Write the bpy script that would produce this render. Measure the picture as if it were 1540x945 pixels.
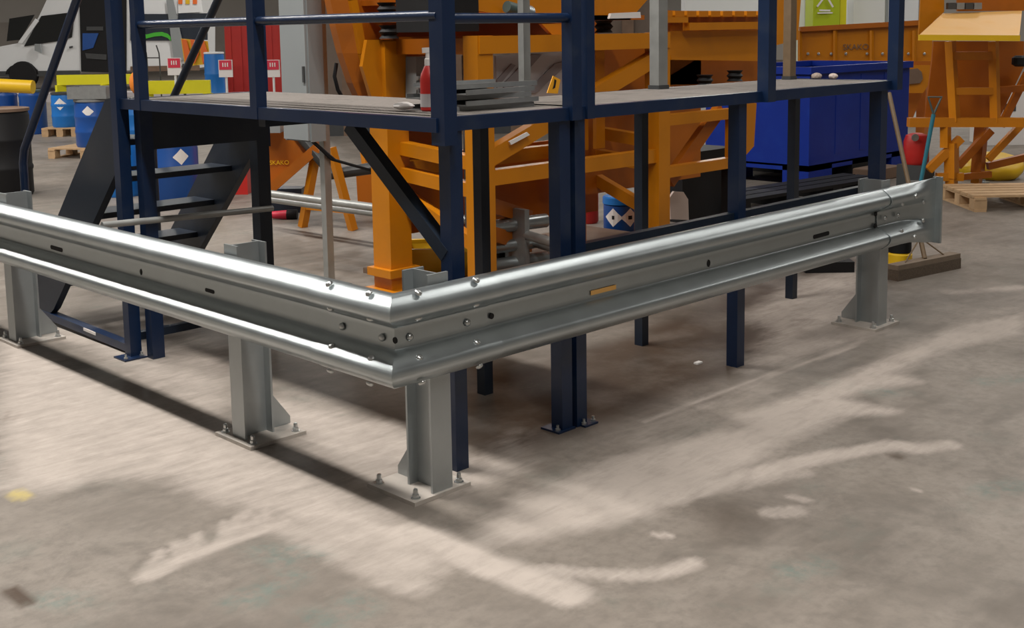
import bpy, bmesh, math, random
import numpy as np
from mathutils import Vector, Matrix

random.seed(7)
for o in list(bpy.data.objects):
    bpy.data.objects.remove(o, do_unlink=True)
S = bpy.context.scene
COL = S.collection

# ------------------------------------------------------------------ camera
FPX, PPX, PPY = 1768.76, 770.0, 276.3
YAW, PIT, ROL = .7905, .1289, -.0156
CAM = Vector((-2.2993, -2.8847, 1.5972))
FW = Vector((math.cos(YAW)*math.cos(PIT), math.sin(YAW)*math.cos(PIT), -math.sin(PIT)))
_r = Vector((math.sin(YAW), -math.cos(YAW), 0)); _u = _r.cross(FW)
RT = math.cos(ROL)*_r + math.sin(ROL)*_u
UP = -math.sin(ROL)*_r + math.cos(ROL)*_u
cam = bpy.data.cameras.new('camera'); camo = bpy.data.objects.new('camera', cam); COL.objects.link(camo)
M = Matrix.Identity(4)
for i in range(3):
    M[i][0] = RT[i]; M[i][1] = UP[i]; M[i][2] = -FW[i]; M[i][3] = CAM[i]
camo.matrix_world = M
cam.sensor_fit = 'HORIZONTAL'; cam.sensor_width = 36; cam.lens = FPX*36/1540
cam.shift_y = (PPY-472.5)/1540
cam.clip_end = 300
S.camera = camo

# ------------------------------------------------------------------ world, lamps, exposure
w = bpy.data.worlds.new('world'); S.world = w; w.use_nodes = True
w.node_tree.nodes['Background'].inputs[0].default_value = (.9, .95, 1, 1)
w.node_tree.nodes['Background'].inputs[1].default_value = .25
S.view_settings.view_transform = 'Standard'; S.view_settings.look = 'None'
S.view_settings.gamma = 1; S.view_settings.use_curve_mapping = False
S.view_settings.exposure = -.24

def lamp(x, y, z, sx, sy, p, col=(1, .955, .895)):
    l = bpy.data.lights.new('high_bay_lamp', 'AREA'); l.shape = 'RECTANGLE'; l.size = sx; l.size_y = sy
    l.energy = p; l.color = col
    o = bpy.data.objects.new('high_bay_lamp', l); COL.objects.link(o); o.location = (x, y, z)
# main trunking row runs parallel to the near barrier, other rows further into the hall
for y in (-7, -2.2, 2.6, 7.4, 12.2, 17, 22, 27, 32):
    lamp(-.95, y, 7.6, .42, 2.6, 360 if y < 0 else 520)
for x in (15, 25, 35):
    for y in (-4, 3, 10, 17, 24, 31):
        lamp(x, y, 7.6, .35, 2.4, (190 if y < 15 else 420))
# cross run of lamps above the long side of the barrier
lamp(7.2, -.2, 7.6, 3.8, .45, 130)
lamp(12.4, -.2, 7.6, 3.6, .35, 80)
for y in (-4, 6, 16):
    lamp(-11, y, 7.6, .35, 2.4, 60)

# ------------------------------------------------------------------ pixel to place helpers
def ray(px, py): return (px-PPX)/FPX*RT - (py-PPY)/FPX*UP + FW
def PZ(px, py, z=0.): d = ray(px, py); return CAM + d*((z-CAM.z)/d.z)
def PX(px, py, x): d = ray(px, py); return CAM + d*((x-CAM.x)/d.x)
def PY(px, py, y): d = ray(px, py); return CAM + d*((y-CAM.y)/d.y)
EH = Vector((RT.x, RT.y, 0)).normalized()       # level direction to the right across the view
DH = Vector((-EH.y, EH.x, 0))                   # level direction away
def PD(px, py, dep): d = ray(px, py); return CAM + d*(dep/d.dot(DH))   # on the upright plane dep metres ahead
V = Vector

# ------------------------------------------------------------------ materials
def nt(m): m.use_nodes = True; return m.node_tree
def mat(name, col, rough=.5, metal=0., var=.0, scale=8., bump=0., bscale=60., rvar=0., dirt=None, dscale=3., damt=.5, coat=0., spec=.5):
    m = bpy.data.materials.new(name); t = nt(m); b = t.nodes['Principled BSDF']
    b.inputs['Roughness'].default_value = rough; b.inputs['Metallic'].default_value = metal
    b.inputs['Specular IOR Level'].default_value = spec
    b.inputs['Coat Weight'].default_value = coat; b.inputs['Coat Roughness'].default_value = .15
    tc = t.nodes.new('ShaderNodeTexCoord')
    c = (*col, 1)
    n = t.nodes.new('ShaderNodeTexNoise'); n.inputs['Scale'].default_value = scale; n.inputs['Detail'].default_value = 6
    t.links.new(tc.outputs['Object'], n.inputs['Vector'])
    mx = t.nodes.new('ShaderNodeMix'); mx.data_type = 'RGBA'
    mx.inputs['A'].default_value = tuple(max(0, v*(1-var)) for v in col)+(1,)
    mx.inputs['B'].default_value = tuple(min(1, v*(1+var)) for v in col)+(1,)
    t.links.new(n.outputs['Fac'], mx.inputs['Factor'])
    out = mx.outputs['Result']
    if dirt:
        n2 = t.nodes.new('ShaderNodeTexNoise'); n2.inputs['Scale'].default_value = dscale; n2.inputs['Detail'].default_value = 8
        t.links.new(tc.outputs['Object'], n2.inputs['Vector'])
        r = t.nodes.new('ShaderNodeMapRange'); r.inputs[1].default_value = .52; r.inputs[2].default_value = .72; r.inputs[4].default_value = damt
        t.links.new(n2.outputs['Fac'], r.inputs[0])
        m2 = t.nodes.new('ShaderNodeMix'); m2.data_type = 'RGBA'; m2.inputs['B'].default_value = (*dirt, 1)
        t.links.new(r.outputs[0], m2.inputs['Factor']); t.links.new(out, m2.inputs['A']); out = m2.outputs['Result']
    t.links.new(out, b.inputs['Base Color'])
    if rvar:
        r = t.nodes.new('ShaderNodeMapRange'); r.inputs[3].default_value = max(.02, rough-rvar); r.inputs[4].default_value = rough+rvar
        t.links.new(n.outputs['Fac'], r.inputs[0]); t.links.new(r.outputs[0], b.inputs['Roughness'])
    if bump:
        n3 = t.nodes.new('ShaderNodeTexNoise'); n3.inputs['Scale'].default_value = bscale; n3.inputs['Detail'].default_value = 4
        t.links.new(tc.outputs['Object'], n3.inputs['Vector'])
        bp = t.nodes.new('ShaderNodeBump'); bp.inputs['Strength'].default_value = bump; bp.inputs['Distance'].default_value = .01
        t.links.new(n3.outputs['Fac'], bp.inputs['Height']); t.links.new(bp.outputs[0], b.inputs['Normal'])
    return m
MT = dict(
    galv=mat('galvanised_steel', (.44, .485, .50), .34, .88, .10, 9, .03, 30, .06),
    galvpost=mat('dull_galvanised_post', (.42, .45, .46), .46, .78, .12, 10, .04, 40, .06),
    galv2=mat('weathered_galvanised', (.40, .41, .40), .5, .7, .2, 12, .05, 40, .08),
    dustplate=mat('dust_covered_plate', (.44, .40, .36), .8, .1, .15, 14, dirt=(.26, .26, .25), dscale=12, damt=.6),
    bolt=mat('zinc_bolt', (.55, .57, .57), .3, .9),
    navy=mat('navy_gloss_paint', (.004, .016, .052), .34, 0, .15, 6, .02, 30, .05, (.05, .06, .07), 7, .25),
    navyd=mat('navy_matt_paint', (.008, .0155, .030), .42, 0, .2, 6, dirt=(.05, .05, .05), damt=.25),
    black=mat('black_rubber', (.008, .008, .009), .6, 0, .2, spec=.3),
    deck=mat('chequered_deck', (.185, .165, .15), .75, 0, .3, 40, .35, 160, dirt=(.08, .072, .064), dscale=9, damt=.5),
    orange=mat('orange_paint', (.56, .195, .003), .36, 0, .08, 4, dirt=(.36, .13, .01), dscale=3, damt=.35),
    orange2=mat('deep_orange', (.42, .115, .004), .42, 0, .12, 4, dirt=(.25, .075, .01), dscale=3, damt=.4),  # deeper orange, used for most rear and inner members
    orangep=mat('pale_dusty_orange', (.74, .42, .13), .5, 0, .08, 4, dirt=(.70, .34, .05), dscale=4, damt=.5),
    blue=mat('royal_blue_plastic', (.002, .022, .24), .42, 0, .15, 3, dirt=(.01, .05, .30), dscale=6, damt=.3, spec=.3),
    drum=mat('blue_drum_plastic', (.008, .07, .30), .38, 0, .15, 4),
    drum2=mat('light_blue_drum_plastic', (.01, .16, .52), .38, 0, .12, 4),
    white=mat('white_paint', (.78, .80, .81), .3, 0, .04, 2),
    label=mat('white_label', (.80, .77, .75), .6),
    grey=mat('light_grey_enclosure', (.27, .292, .30), .42, 0, .05, 3),
    dgrey=mat('dark_grey_metal', (.05, .053, .055), .5, .1, .2),
    mgrey=mat('mid_grey_metal', (.30, .31, .31), .42, .5, .2, 20),
    red=mat('red_paint', (.50, .022, .018), .4, 0, .12, 4),
    pink=mat('signal_red_print', (.66, .03, .07), .5),
    yellow=mat('yellow_plastic', (.76, .47, .012), .42, 0, .1, 5),
    tagc=mat('orange_yellow_card', (.80, .36, .01), .6),
    lime=mat('lime_yellow_plastic', (.72, .66, .012), .45, 0, .06),
    green=mat('lime_green_cabinet', (.42, .52, .012), .42),
    gstripe=mat('green_stripe', (.06, .45, .03), .4),
    wood=mat('pallet_wood', (.47, .31, .17), .75, 0, .25, 14, .15, 60),
    stick=mat('dull_wood_handle', (.17, .115, .065), .6, 0, .25, 20),
    bristle=mat('brown_bristle', (.115, .085, .06), .9, 0, .35, 70, .6, 160),
    brushw=mat('dusty_wood_block', (.20, .152, .11), .8, 0, .2, 20),
    teal=mat('teal_handle_paint', (.02, .16, .22), .45, 0, .3, 10),
    tealg=mat('grey_green_grip', (.06, .09, .085), .5),
    glass=mat('dark_glass', (.012, .014, .015), .08, 0),
    skin=mat('cream_board', (.66, .55, .49), .7),
    chev=mat('fluorescent_orange', (.85, .16, .02), .5),
    sacktop=mat('orange_fabric', (.75, .22, .02), .8, 0, .2, 20, .2),
    stone=mat('beige_stone', (.42, .34, .29), .9, 0, .3, 40, .4, 60),
    sheet=mat('pale_grey_sheet', (.52, .49, .50), .45, 0, .1, 3),
    strip=mat('mid_grey_belt', (.27, .24, .25), .5, 0, .1, 3),
    brownw=mat('brown_block', (.17, .11, .075), .8, 0, .3),
)

# ------------------------------------------------------------------ mesh helpers
def wloc(o):
    l = V((0, 0, 0))
    while o: l += o.location; o = o.parent
    return l
def obj(name, bm, m, parent=None, smooth=False, bevel=0., seg=1):
    if bevel:
        es = [e for e in bm.edges if len(e.link_faces) == 2 and e.calc_face_angle(0) > .6]
        bmesh.ops.bevel(bm, geom=es, offset=bevel, segments=seg, profile=.5, affect='EDGES', clamp_overlap=True)
    bmesh.ops.recalc_face_normals(bm, faces=bm.faces[:])
    if parent:
        bmesh.ops.translate(bm, verts=bm.verts[:], vec=-wloc(parent))
    me = bpy.data.meshes.new(name); bm.to_mesh(me); bm.free()
    me.materials.append(MT[m] if isinstance(m, str) else m)
    if smooth:
        me.shade_smooth()
        try: me.set_sharp_from_angle(angle=math.radians(38))
        except Exception: pass
    o = bpy.data.objects.new(name, me); COL.objects.link(o)
    if parent: o.parent = parent
    return o
def one(name, bm, m, loc, label, cat, group=None, **k):
    """a thing that is one mesh, with its origin at loc"""
    bmesh.ops.translate(bm, verts=bm.verts[:], vec=-V(loc))
    o = obj(name, bm, m, None, **k); o.location = loc
    return tag(o, label, cat, group)
def tag(o, label, cat, group=None):
    o['label'] = label; o['category'] = cat
    if group: o['group'] = group
    return o
def thing(name, loc, label, cat, group=None):
    o = bpy.data.objects.new(name, None); COL.objects.link(o); o.location = loc; o.empty_display_size = .1
    return tag(o, label, cat, group)
def struct(o): o['kind'] = 'structure'; return o
def dup(root, loc, label, rz=0, group=None):
    r = root.copy(); COL.objects.link(r); r.location = loc; r.rotation_euler.z = rz; r['label'] = label
    if group: r['group'] = group
    for ch in list(root.children):
        c = ch.copy(); COL.objects.link(c); c.parent = r
        for g in ch.children:
            d = g.copy(); COL.objects.link(d); d.parent = c
    return r
def NB(): return bmesh.new()
def poly(bm, pts):
    return bm.faces.new([bm.verts.new(V(p)) for p in pts])
def box(bm, x0, x1, y0, y1, z0, z1):
    v = [bm.verts.new(p) for p in ((x0,y0,z0),(x1,y0,z0),(x1,y1,z0),(x0,y1,z0),(x0,y0,z1),(x1,y0,z1),(x1,y1,z1),(x0,y1,z1))]
    for f in ((0,3,2,1),(4,5,6,7),(0,1,5,4),(1,2,6,5),(2,3,7,6),(3,0,4,7)): bm.faces.new([v[i] for i in f])
    return bm
def obox(bm, c, e1, e2, e3, a, b, h):
    """oriented box, c is the centre of its base; half sizes a,b along e1,e2 and height h along e3"""
    c = V(c); v = []
    for k in (0, h):
        for s, t in ((-1,-1),(1,-1),(1,1),(-1,1)): v.append(bm.verts.new(c+e1*(s*a)+e2*(t*b)+e3*k))
    for f in ((0,3,2,1),(4,5,6,7),(0,1,5,4),(1,2,6,5),(2,3,7,6),(3,0,4,7)): bm.faces.new([v[i] for i in f])
    return bm
def bar(bm, p0, p1, w, h=None, up=None):
    p0 = V(p0); p1 = V(p1); h = w if h is None else h
    a = (p1-p0).normalized()
    if up is None: up = V((0, 0, 1)) if abs(a.z) < .93 else V((0, 1, 0))
    s = a.cross(up).normalized(); n = s.cross(a)
    v = [bm.verts.new(p+s*(i*w/2)+n*(j*h/2)) for p in (p0, p1) for i, j in ((-1,-1),(1,-1),(1,1),(-1,1))]
    for f in ((0,3,2,1),(4,5,6,7),(0,1,5,4),(1,2,6,5),(2,3,7,6),(3,0,4,7)): bm.faces.new([v[i] for i in f])
    return bm
def tube(bm, pts, r, seg=10, cap=True):
    pts = [V(p) for p in pts]; rings = []; n = None
    for i, p in enumerate(pts):
        if i == 0: a = pts[1]-pts[0]
        elif i == len(pts)-1: a = pts[-1]-pts[-2]
        else: a = (pts[i+1]-p).normalized()+(p-pts[i-1]).normalized()
        a.normalize()
        if n is None: n = a.orthogonal().normalized()
        n = (n-a*n.dot(a)).normalized(); b = a.cross(n)
        rr = r[i] if isinstance(r, (list, tuple)) else r
        rings.append([bm.verts.new(p+(n*math.cos(2*math.pi*k/seg)+b*math.sin(2*math.pi*k/seg))*rr) for k in range(seg)])
    for A, B in zip(rings, rings[1:]):
        for k in range(seg): bm.faces.new((A[k], A[(k+1) % seg], B[(k+1) % seg], B[k]))
    if cap: bm.faces.new(rings[0][::-1]); bm.faces.new(rings[-1])
    return bm
def lathe(bm, c, prof, seg=28, cap=True, axis=None):
    c = V(c); rings = []
    ax = V((0, 0, 1)) if axis is None else V(axis).normalized()
    e1 = V((1, 0, 0)) if axis is None else ax.orthogonal().normalized(); e2 = ax.cross(e1)
    for r, z in prof:
        rings.append([bm.verts.new(c+ax*z+(e1*math.cos(2*math.pi*k/seg)+e2*math.sin(2*math.pi*k/seg))*r) for k in range(seg)])
    for A, B in zip(rings, rings[1:]):
        for k in range(seg): bm.faces.new((A[k], A[(k+1) % seg], B[(k+1) % seg], B[k]))
    if cap: bm.faces.new(rings[0][::-1]); bm.faces.new(rings[-1])
    return bm
def prism(bm, pts, vec):
    a = [bm.verts.new(V(p)) for p in pts]; b = [bm.verts.new(V(p)+V(vec)) for p in pts]
    bm.faces.new(a[::-1]); bm.faces.new(b)
    n = len(a)
    for i in range(n): bm.faces.new((a[i], a[(i+1) % n], b[(i+1) % n], b[i]))
    return bm
def beam(name, p0, p1, w, h, m, parent, up=None, bevel=.004):
    return obj(name, bar(NB(), p0, p1, w, h, up), m, parent, bevel=bevel)
def text_mesh(body, size, m, parent, mtx, name='lettering', depth=.002):
    cu = bpy.data.curves.new('lettering', 'FONT'); cu.body = body; cu.size = size; cu.extrude = depth
    cu.align_x = 'CENTER'; cu.align_y = 'CENTER'
    t = bpy.data.objects.new('tmp', cu); COL.objects.link(t)
    bpy.context.view_layer.update()
    me = bpy.data.meshes.new_from_object(t.evaluated_get(bpy.context.evaluated_depsgraph_get()))
    bpy.data.objects.remove(t, do_unlink=True)
    me.transform(mtx); me.transform(Matrix.Translation(-wloc(parent)))
    me.materials.clear(); me.materials.append(MT[m])
    o = bpy.data.objects.new(name, me); COL.objects.link(o); o.parent = parent
    return o
def facing(p, e1, e3):
    """matrix that puts a flat sign at p, its x along e1 and its y along e3"""
    n = e1.cross(e3); m = Matrix.Identity(4)
    for i in range(3): m[i][0] = e1[i]; m[i][1] = e3[i]; m[i][2] = n[i]; m[i][3] = p[i]
    return m

# ------------------------------------------------------------------ floor with swept dust
def floor():
    st = .025
    xs = np.arange(-3.2, 9.0, st); ys = np.arange(-3.4, 7.4, st)
    gx, gy = np.meshgrid(xs, ys, indexing='ij'); nx, ny = gx.shape
    P = np.stack([gx.ravel(), gy.ravel()], 1)
    def fl(pts): return np.array([[PZ(*p).x, PZ(*p).y] for p in pts])
    def seg_d(P, A):
        d = np.full(len(P), 1e9)
        for a, b in zip(A, A[1:]):
            ab = b-a; t = np.clip(((P-a)@ab)/max(1e-9, ab@ab), 0, 1)
            d = np.minimum(d, np.linalg.norm(P-a-t[:, None]*ab, axis=1))
        return d
    def inside(P, A):
        c = np.zeros(len(P), bool); n = len(A)
        for i in range(n):
            a = A[i]; b = A[(i+1) % n]
            m = (a[1] > P[:, 1]) != (b[1] > P[:, 1])
            xx = (b[0]-a[0])*(P[:, 1]-a[1])/(b[1]-a[1]+1e-12)+a[0]
            c ^= m & (P[:, 0] < xx)
        return c
    dust = np.zeros(len(P)); dark = np.zeros(len(P))
    def area(px, soft, amt, tgt):
        A = fl(px); d = seg_d(P, np.vstack([A, A[:1]])); s = np.where(inside(P, A), d, -d)
        t = np.clip(s/soft*.5+.5, 0, 1); v = t*t*(3-2*t)*amt
        return np.maximum(tgt, v)
    def streak(px, wid, soft, amt, tgt):
        d = seg_d(P, fl(px)); t = np.clip(1-(d-wid)/soft, 0, 1); return np.maximum(tgt, t*t*(3-2*t)*amt)
    # broad swept dust left of the barrier corner
    dust = area([(0,505),(40,520),(180,588),(345,662),(500,732),(625,790),(770,845),(700,850),(640,872),(610,884),(425,792),(415,772),(350,760),(280,737),(250,720),(125,722),(0,737)], .10, .78, dust)
    dust = area([(470,735),(640,800),(770,850),(690,852),(600,830),(500,790),(430,780)], .10, 1., dust)
    dust = area([(20,640),(60,630),(110,640),(160,720),(60,740),(0,735)], .12, .9, dust)
    dust = streak([(640,805),(720,845),(800,873),(855,893)], .045, .06, 1., dust)
    dust = streak([(620,880),(540,845),(430,790)], .015, .10, .7, dust)
    dust = streak([(218,868),(270,843),(350,812),(430,784)], .012, .045, .9, dust)
    for k in range(40):
        t = random.random(); a = (218+t*212, 868-t*84); dust = streak([a, (a[0]-6+random.random()*8, a[1]-10-random.random()*24)], .003, .03, .7, dust)
    # right of the corner, along the long side
    dust = area([(690,828),(770,752),(910,692),(1020,662),(1110,642),(1090,627),(1220,587),(1310,547),(1390,512),(1420,494),(1540,470),(1540,502),(1420,527),(1350,562),(1390,575),(1305,587),(1270,600),(1360,620),(1270,628),(1180,667),(1140,692),(1020,752),(990,772),(910,792),(770,815)], .075, 1., dust)
    dust = streak([(1010,752),(1050,737),(1120,717),(1195,697),(1270,682),(1345,669),(1380,676),(1425,669)], .028, .05, .95, dust)
    dust = streak([(1060,745),(1130,728),(1210,712)], .008, .05, .6, dust)
    dust = streak([(820,858),(900,864),(970,867),(1020,856),(1040,847)], .016, .04, .9, dust)
    dust = streak([(985,805),(1003,806)], .012, .015, 1., dust)
    dust = streak([(1160,771),(1195,769)], .03, .03, .7, dust)
    dust = streak([(1190,748),(1210,752)], .01, .03, .7, dust)
    dust = streak([(970,634),(1120,577),(1275,524),(1300,508)], .008, .025, .8, dust)
    dust = streak([(1430,440),(1540,432)], .02, .08, .6, dust)
    dust = streak([(1376,738),(1380,737)], .008, .012, 1., dust)
    dust = area([(1400,505),(1540,440),(1540,478),(1450,505)], .25, .5, dust)
    dust = area([(690,822),(760,765),(840,730),(900,700),(960,700),(900,760),(800,800)], .15, .8, dust)
    # inside, around the posts and beneath the platform
    dust = area([(400,600),(600,640),(720,690),(780,650),(800,700),(700,745),(600,745),(470,690),(420,650)], .12, .8, dust)
    dust = area([(60,500),(200,460),(340,520),(330,640),(200,570)], .12, .5, dust)
    dust = area([(1110,480),(1200,420),(1300,400),(1330,500),(1200,540),(1120,560),(1160,500)], .12, .95, dust)
    dust = area([(880,660),(1060,600),(1140,560),(1180,590),(1000,680)], .12, .3, dust)
    dust = area([(640,700),(700,730),(690,745),(610,740),(600,700)], .05, 1., dust)
    # shade under the walkway painted as brown patches, with a few dark stains
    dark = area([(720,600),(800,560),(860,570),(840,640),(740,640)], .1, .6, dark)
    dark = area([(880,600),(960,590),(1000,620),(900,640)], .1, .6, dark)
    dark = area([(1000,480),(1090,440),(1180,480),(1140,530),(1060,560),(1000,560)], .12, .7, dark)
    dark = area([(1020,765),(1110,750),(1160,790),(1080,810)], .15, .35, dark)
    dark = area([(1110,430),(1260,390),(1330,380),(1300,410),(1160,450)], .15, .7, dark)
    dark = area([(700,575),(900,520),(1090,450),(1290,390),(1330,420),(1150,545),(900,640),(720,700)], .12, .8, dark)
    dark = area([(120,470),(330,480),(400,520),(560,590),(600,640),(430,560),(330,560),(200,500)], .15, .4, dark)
    dark = streak([(15,890),(40,905)], .02, .02, .9, dark)
    dark = streak([(1345,686),(1352,688)], .01, .03, .7, dark)
    dark = streak([(8,632),(14,620)], .006, .01, .9, dark); dark = streak([(18,632),(30,622)], .006, .01, .9, dark)
    yellow_spot = np.zeros(len(P)); yellow_spot = streak([(26,742),(34,748)], .022, .02, .8, yellow_spot)  # small yellowish spot on the floor
    teal = np.zeros(len(P))
    for a_ in ([(385,893),(420,878),(440,868)], [(360,905),(400,895)], [(430,838),(425,842)], [(395,828),(480,833)], [(530,905),(545,915)], [(1250,575),(1330,590)], [(1480,575),(1530,570)], [(1480,740),(1530,730)], [(1190,860),(1230,850)], [(470,928),(500,935)], [(60,900),(110,905)]):
        teal = streak(a_, .02, .07, .8, teal)
    me = bpy.data.meshes.new('floor')
    verts = np.zeros((len(P)+4, 3)); verts[:len(P), :2] = P
    idx = np.arange(nx*ny).reshape(nx, ny)
    q = np.stack([idx[:-1, :-1], idx[1:, :-1], idx[1:, 1:], idx[:-1, 1:]], -1).reshape(-1, 4)
    X0, X1, Y0, Y1 = -16., 48., -14., 48.
    cs = np.array([[X0, Y0], [X1, Y0], [X1, Y1], [X0, Y1]]); verts[len(P):, :2] = cs
    n0 = len(P); c00, c10, c11, c01 = idx[0, 0], idx[-1, 0], idx[-1, -1], idx[0, -1]
    faces = [tuple(f) for f in q.tolist()]
    bot = idx[:, 0].tolist(); top = idx[:, -1].tolist(); lef = idx[0, :].tolist(); rig = idx[-1, :].tolist()
    faces += [tuple([n0, n0+1]+bot[::-1]), tuple([n0+1, n0+2]+rig[::-1]), tuple([n0+2, n0+3]+top), tuple([n0+3, n0]+lef)]
    me.from_pydata(verts.tolist(), [], faces)
    for nm, arr in (('dust', dust), ('shade_stain', dark), ('spill', yellow_spot), ('paint', teal)):
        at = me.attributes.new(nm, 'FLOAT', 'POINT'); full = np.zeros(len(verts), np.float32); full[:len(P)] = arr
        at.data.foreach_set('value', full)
    m = bpy.data.materials.new('concrete_floor'); t = nt(m); b = t.nodes['Principled BSDF']; N = t.nodes.new; Lk = t.links.new
    tc = N('ShaderNodeTexCoord')
    def noise(sc, det=8, rough=.6, vec=None, dist=0):
        n = N('ShaderNodeTexNoise'); n.inputs['Scale'].default_value = sc; n.inputs['Detail'].default_value = det
        n.inputs['Roughness'].default_value = rough; n.inputs['Distortion'].default_value = dist
        Lk(vec or tc.outputs['Object'], n.inputs['Vector']); return n.outputs['Fac']
    def mr(s, a, b_, c, d):
        r = N('ShaderNodeMapRange'); 
        for i, v in enumerate((a, b_, c, d)): r.inputs[i+1].default_value = v
        Lk(s, r.inputs[0]); return r.outputs[0]
    def mixc(f, A, B):
        x = N('ShaderNodeMix'); x.data_type = 'RGBA'
        for s, k in ((A, 'A'), (B, 'B')):
            if isinstance(s, tuple): x.inputs[k].default_value = (*s, 1)
            else: Lk(s, x.inputs[k])
        if isinstance(f, float): x.inputs['Factor'].default_value = f
        else: Lk(f, x.inputs['Factor'])
        return x.outputs['Result']
    def mul(a, b_, op='MULTIPLY'):
        x = N('ShaderNodeMath'); x.operation = op
        for i, s in enumerate((a, b_)):
            if isinstance(s, float): x.inputs[i].default_value = s
            else: Lk(s, x.inputs[i])
        return x.outputs[0]
    mp = N('ShaderNodeMapping'); Lk(tc.outputs['Object'], mp.inputs[0]); mp.inputs['Rotation'].default_value = (0, 0, .35); mp.inputs['Scale'].default_value = (1, 4.5, 1)
    big = noise(.9, 9, .62); fine = noise(22, 6, .65); sweep = noise(1.6, 8, .6, mp.outputs[0])
    col = mixc(mr(big, .36, .64, 0, 1), (.138, .119, .101), (.262, .229, .198))
    col = mixc(mr(sweep, .45, .7, 0, .55), col, (.32, .281, .246))
    grn = mul(mr(noise(2.3, 7, .7), .56, .68, 0, 1), mr(fine, .35, .65, .1, .6))
    col = mixc(grn, col, (.145, .18, .155))
    col = mixc(mr(noise(5.5, 9, .68), .42, .68, 0, .55), col, (.31, .273, .240))
    col = mixc(mr(noise(3.1, 9, .7, None, .6), .5, .72, 0, .5), col, (.10, .088, .076))
    col = mixc(mr(fine, .42, .66, 0, .4), col, (.11, .097, .083))
    def attr(n):
        a = N('ShaderNodeAttribute'); a.attribute_name = n; return a.outputs['Fac']
    col = mixc(mul(attr('paint'), mr(noise(16, 8, .75), .42, .62, 0, .55)), col, (.10, .19, .17))
    dk = mul(attr('shade_stain'), mr(noise(3.2, 7, .65), .3, .55, .45, 1))
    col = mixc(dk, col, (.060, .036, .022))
    rag = mul(mul(mr(noise(4.5, 10, .72, mp.outputs[0], .4), .3, .7, -.5, .5), mr(noise(9, 8, .7), .3, .7, -.25, .25), 'ADD'), .55)
    da = attr('dust')
    dn = mr(mul(da, mul(rag, mr(da, .02, .3, 0, 1)), 'ADD'), .08, 1.05, 0, 1)
    dn = mul(dn, mr(noise(7, 8, .7), .25, .6, .78, 1.))
    col = mixc(dn, col, (.455, .400, .358))
    col = mixc(mul(attr('spill'), mr(fine, .3, .6, .5, 1)), col, (.50, .40, .14))
    Lk(col, b.inputs['Base Color']); b.inputs['Roughness'].default_value = .62
    Lk(mr(dn, 0, 1, .5, .85), b.inputs['Roughness'])
    b.inputs['Specular IOR Level'].default_value = .25
    bp = N('ShaderNodeBump'); bp.inputs['Strength'].default_value = .12; bp.inputs['Distance'].default_value = .01
    Lk(fine, bp.inputs['Height']); Lk(bp.outputs[0], b.inputs['Normal'])
    me.materials.append(m)
    o = bpy.data.objects.new('floor', me); COL.objects.link(o); struct(o)
    o['label'] = 'grey concrete floor with pale swept dust'
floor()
def shell():
    X0, X1, Y0, Y1, H = -16., 48., -14., 48., 9.
    wm = mat('painted_hall_wall', (.42, .39, .355), .8, 0, .12, .6); wd = mat('lower_wall_block', (.33, .295, .26), .85, 0, .2, 1.2)
    cm = mat('ceiling_sheet', (.10, .10, .10), .8, 0, .1, .4)
    for nm, a in (('wall_back', (X1, X1+.2, Y0, Y1)), ('wall_left', (X0, X1, Y1, Y1+.2)), ('wall_right', (X0, X1, Y0-.2, Y0)), ('wall_front', (X0-.2, X0, Y0, Y1))):
        o = struct(obj(nm, box(NB(), *a, 0, H), wm))
    struct(obj('ceiling', box(NB(), X0, X1, Y0, Y1, H, H+.2), cm))
    struct(obj('trim_1', box(NB(), X0, X1, Y1-.06, Y1, 0, 2.3), wd))
shell()

# ------------------------------------------------------------------ crash barrier
ZC = .597
def wprof(dz=0., dd=0.):
    """closed W-beam section, list of (depth, z); crest at depth 0"""
    half = [(.078,.156),(.062,.1575),(.050,.1555),(.038,.148),(.017,.1315),(.007,.121),(.0015,.110),(0,.100),(.002,.090),(.008,.080),(.060,.050),(.072,.044),(.080,.040),(.083,.034),(.083,.018)]
    pr = half+[(d, -z) for d, z in half[::-1]]
    return [V((d+dd, 0, z+ZC+dz)) for d, z in pr]
def sheet_profile(pr, th=.004):
    out = []
    n = len(pr)
    for i in range(n):
        a = pr[max(0, i-1)]; b = pr[min(n-1, i+1)]; t = (b-a).normalized(); nn = V((-t.z, 0, t.x))
        if nn.x < 0 and False: nn = -nn
        out.append(pr[i]-nn*th)
    # make sure the offset goes towards the back
    if sum((o.x-p.x) for o, p in zip(out, pr)) < 0: out = [p*2-o for o, p in zip(out, pr)]
    return pr+out[::-1]
def sweep(bm, stations, closed=True):
    rings = [[bm.verts.new(p) for p in s] for s in stations]
    n = len(rings[0])
    for A, B in zip(rings, rings[1:]):
        for k in range(n): bm.faces.new((A[k], A[(k+1) % n], B[(k+1) % n], B[k]))
    # cap a sheet section quad by quad
    for r in (rings[0], rings[-1]):
        h = n//2
        for k in range(h-1): bm.faces.new((r[k], r[k+1], r[n-2-k], r[n-1-k]))
    return bm
def leg_pts(pr, s, axis):      # axis 'x' : run along X at distance s ; depth is y
    return [V((s if s is not None else p.x, p.x, p.z)) if axis == 'x' else V((p.x, s if s is not None else p.x, p.z)) for p in pr]
barrier = thing('crash_barrier', (0, 0, 0), 'L-shaped galvanised steel crash barrier with corrugated beams bolted to floor posts', 'crash barrier')
sp = sheet_profile(wprof()); spo = sheet_profile(wprof(0, -.005))
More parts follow.
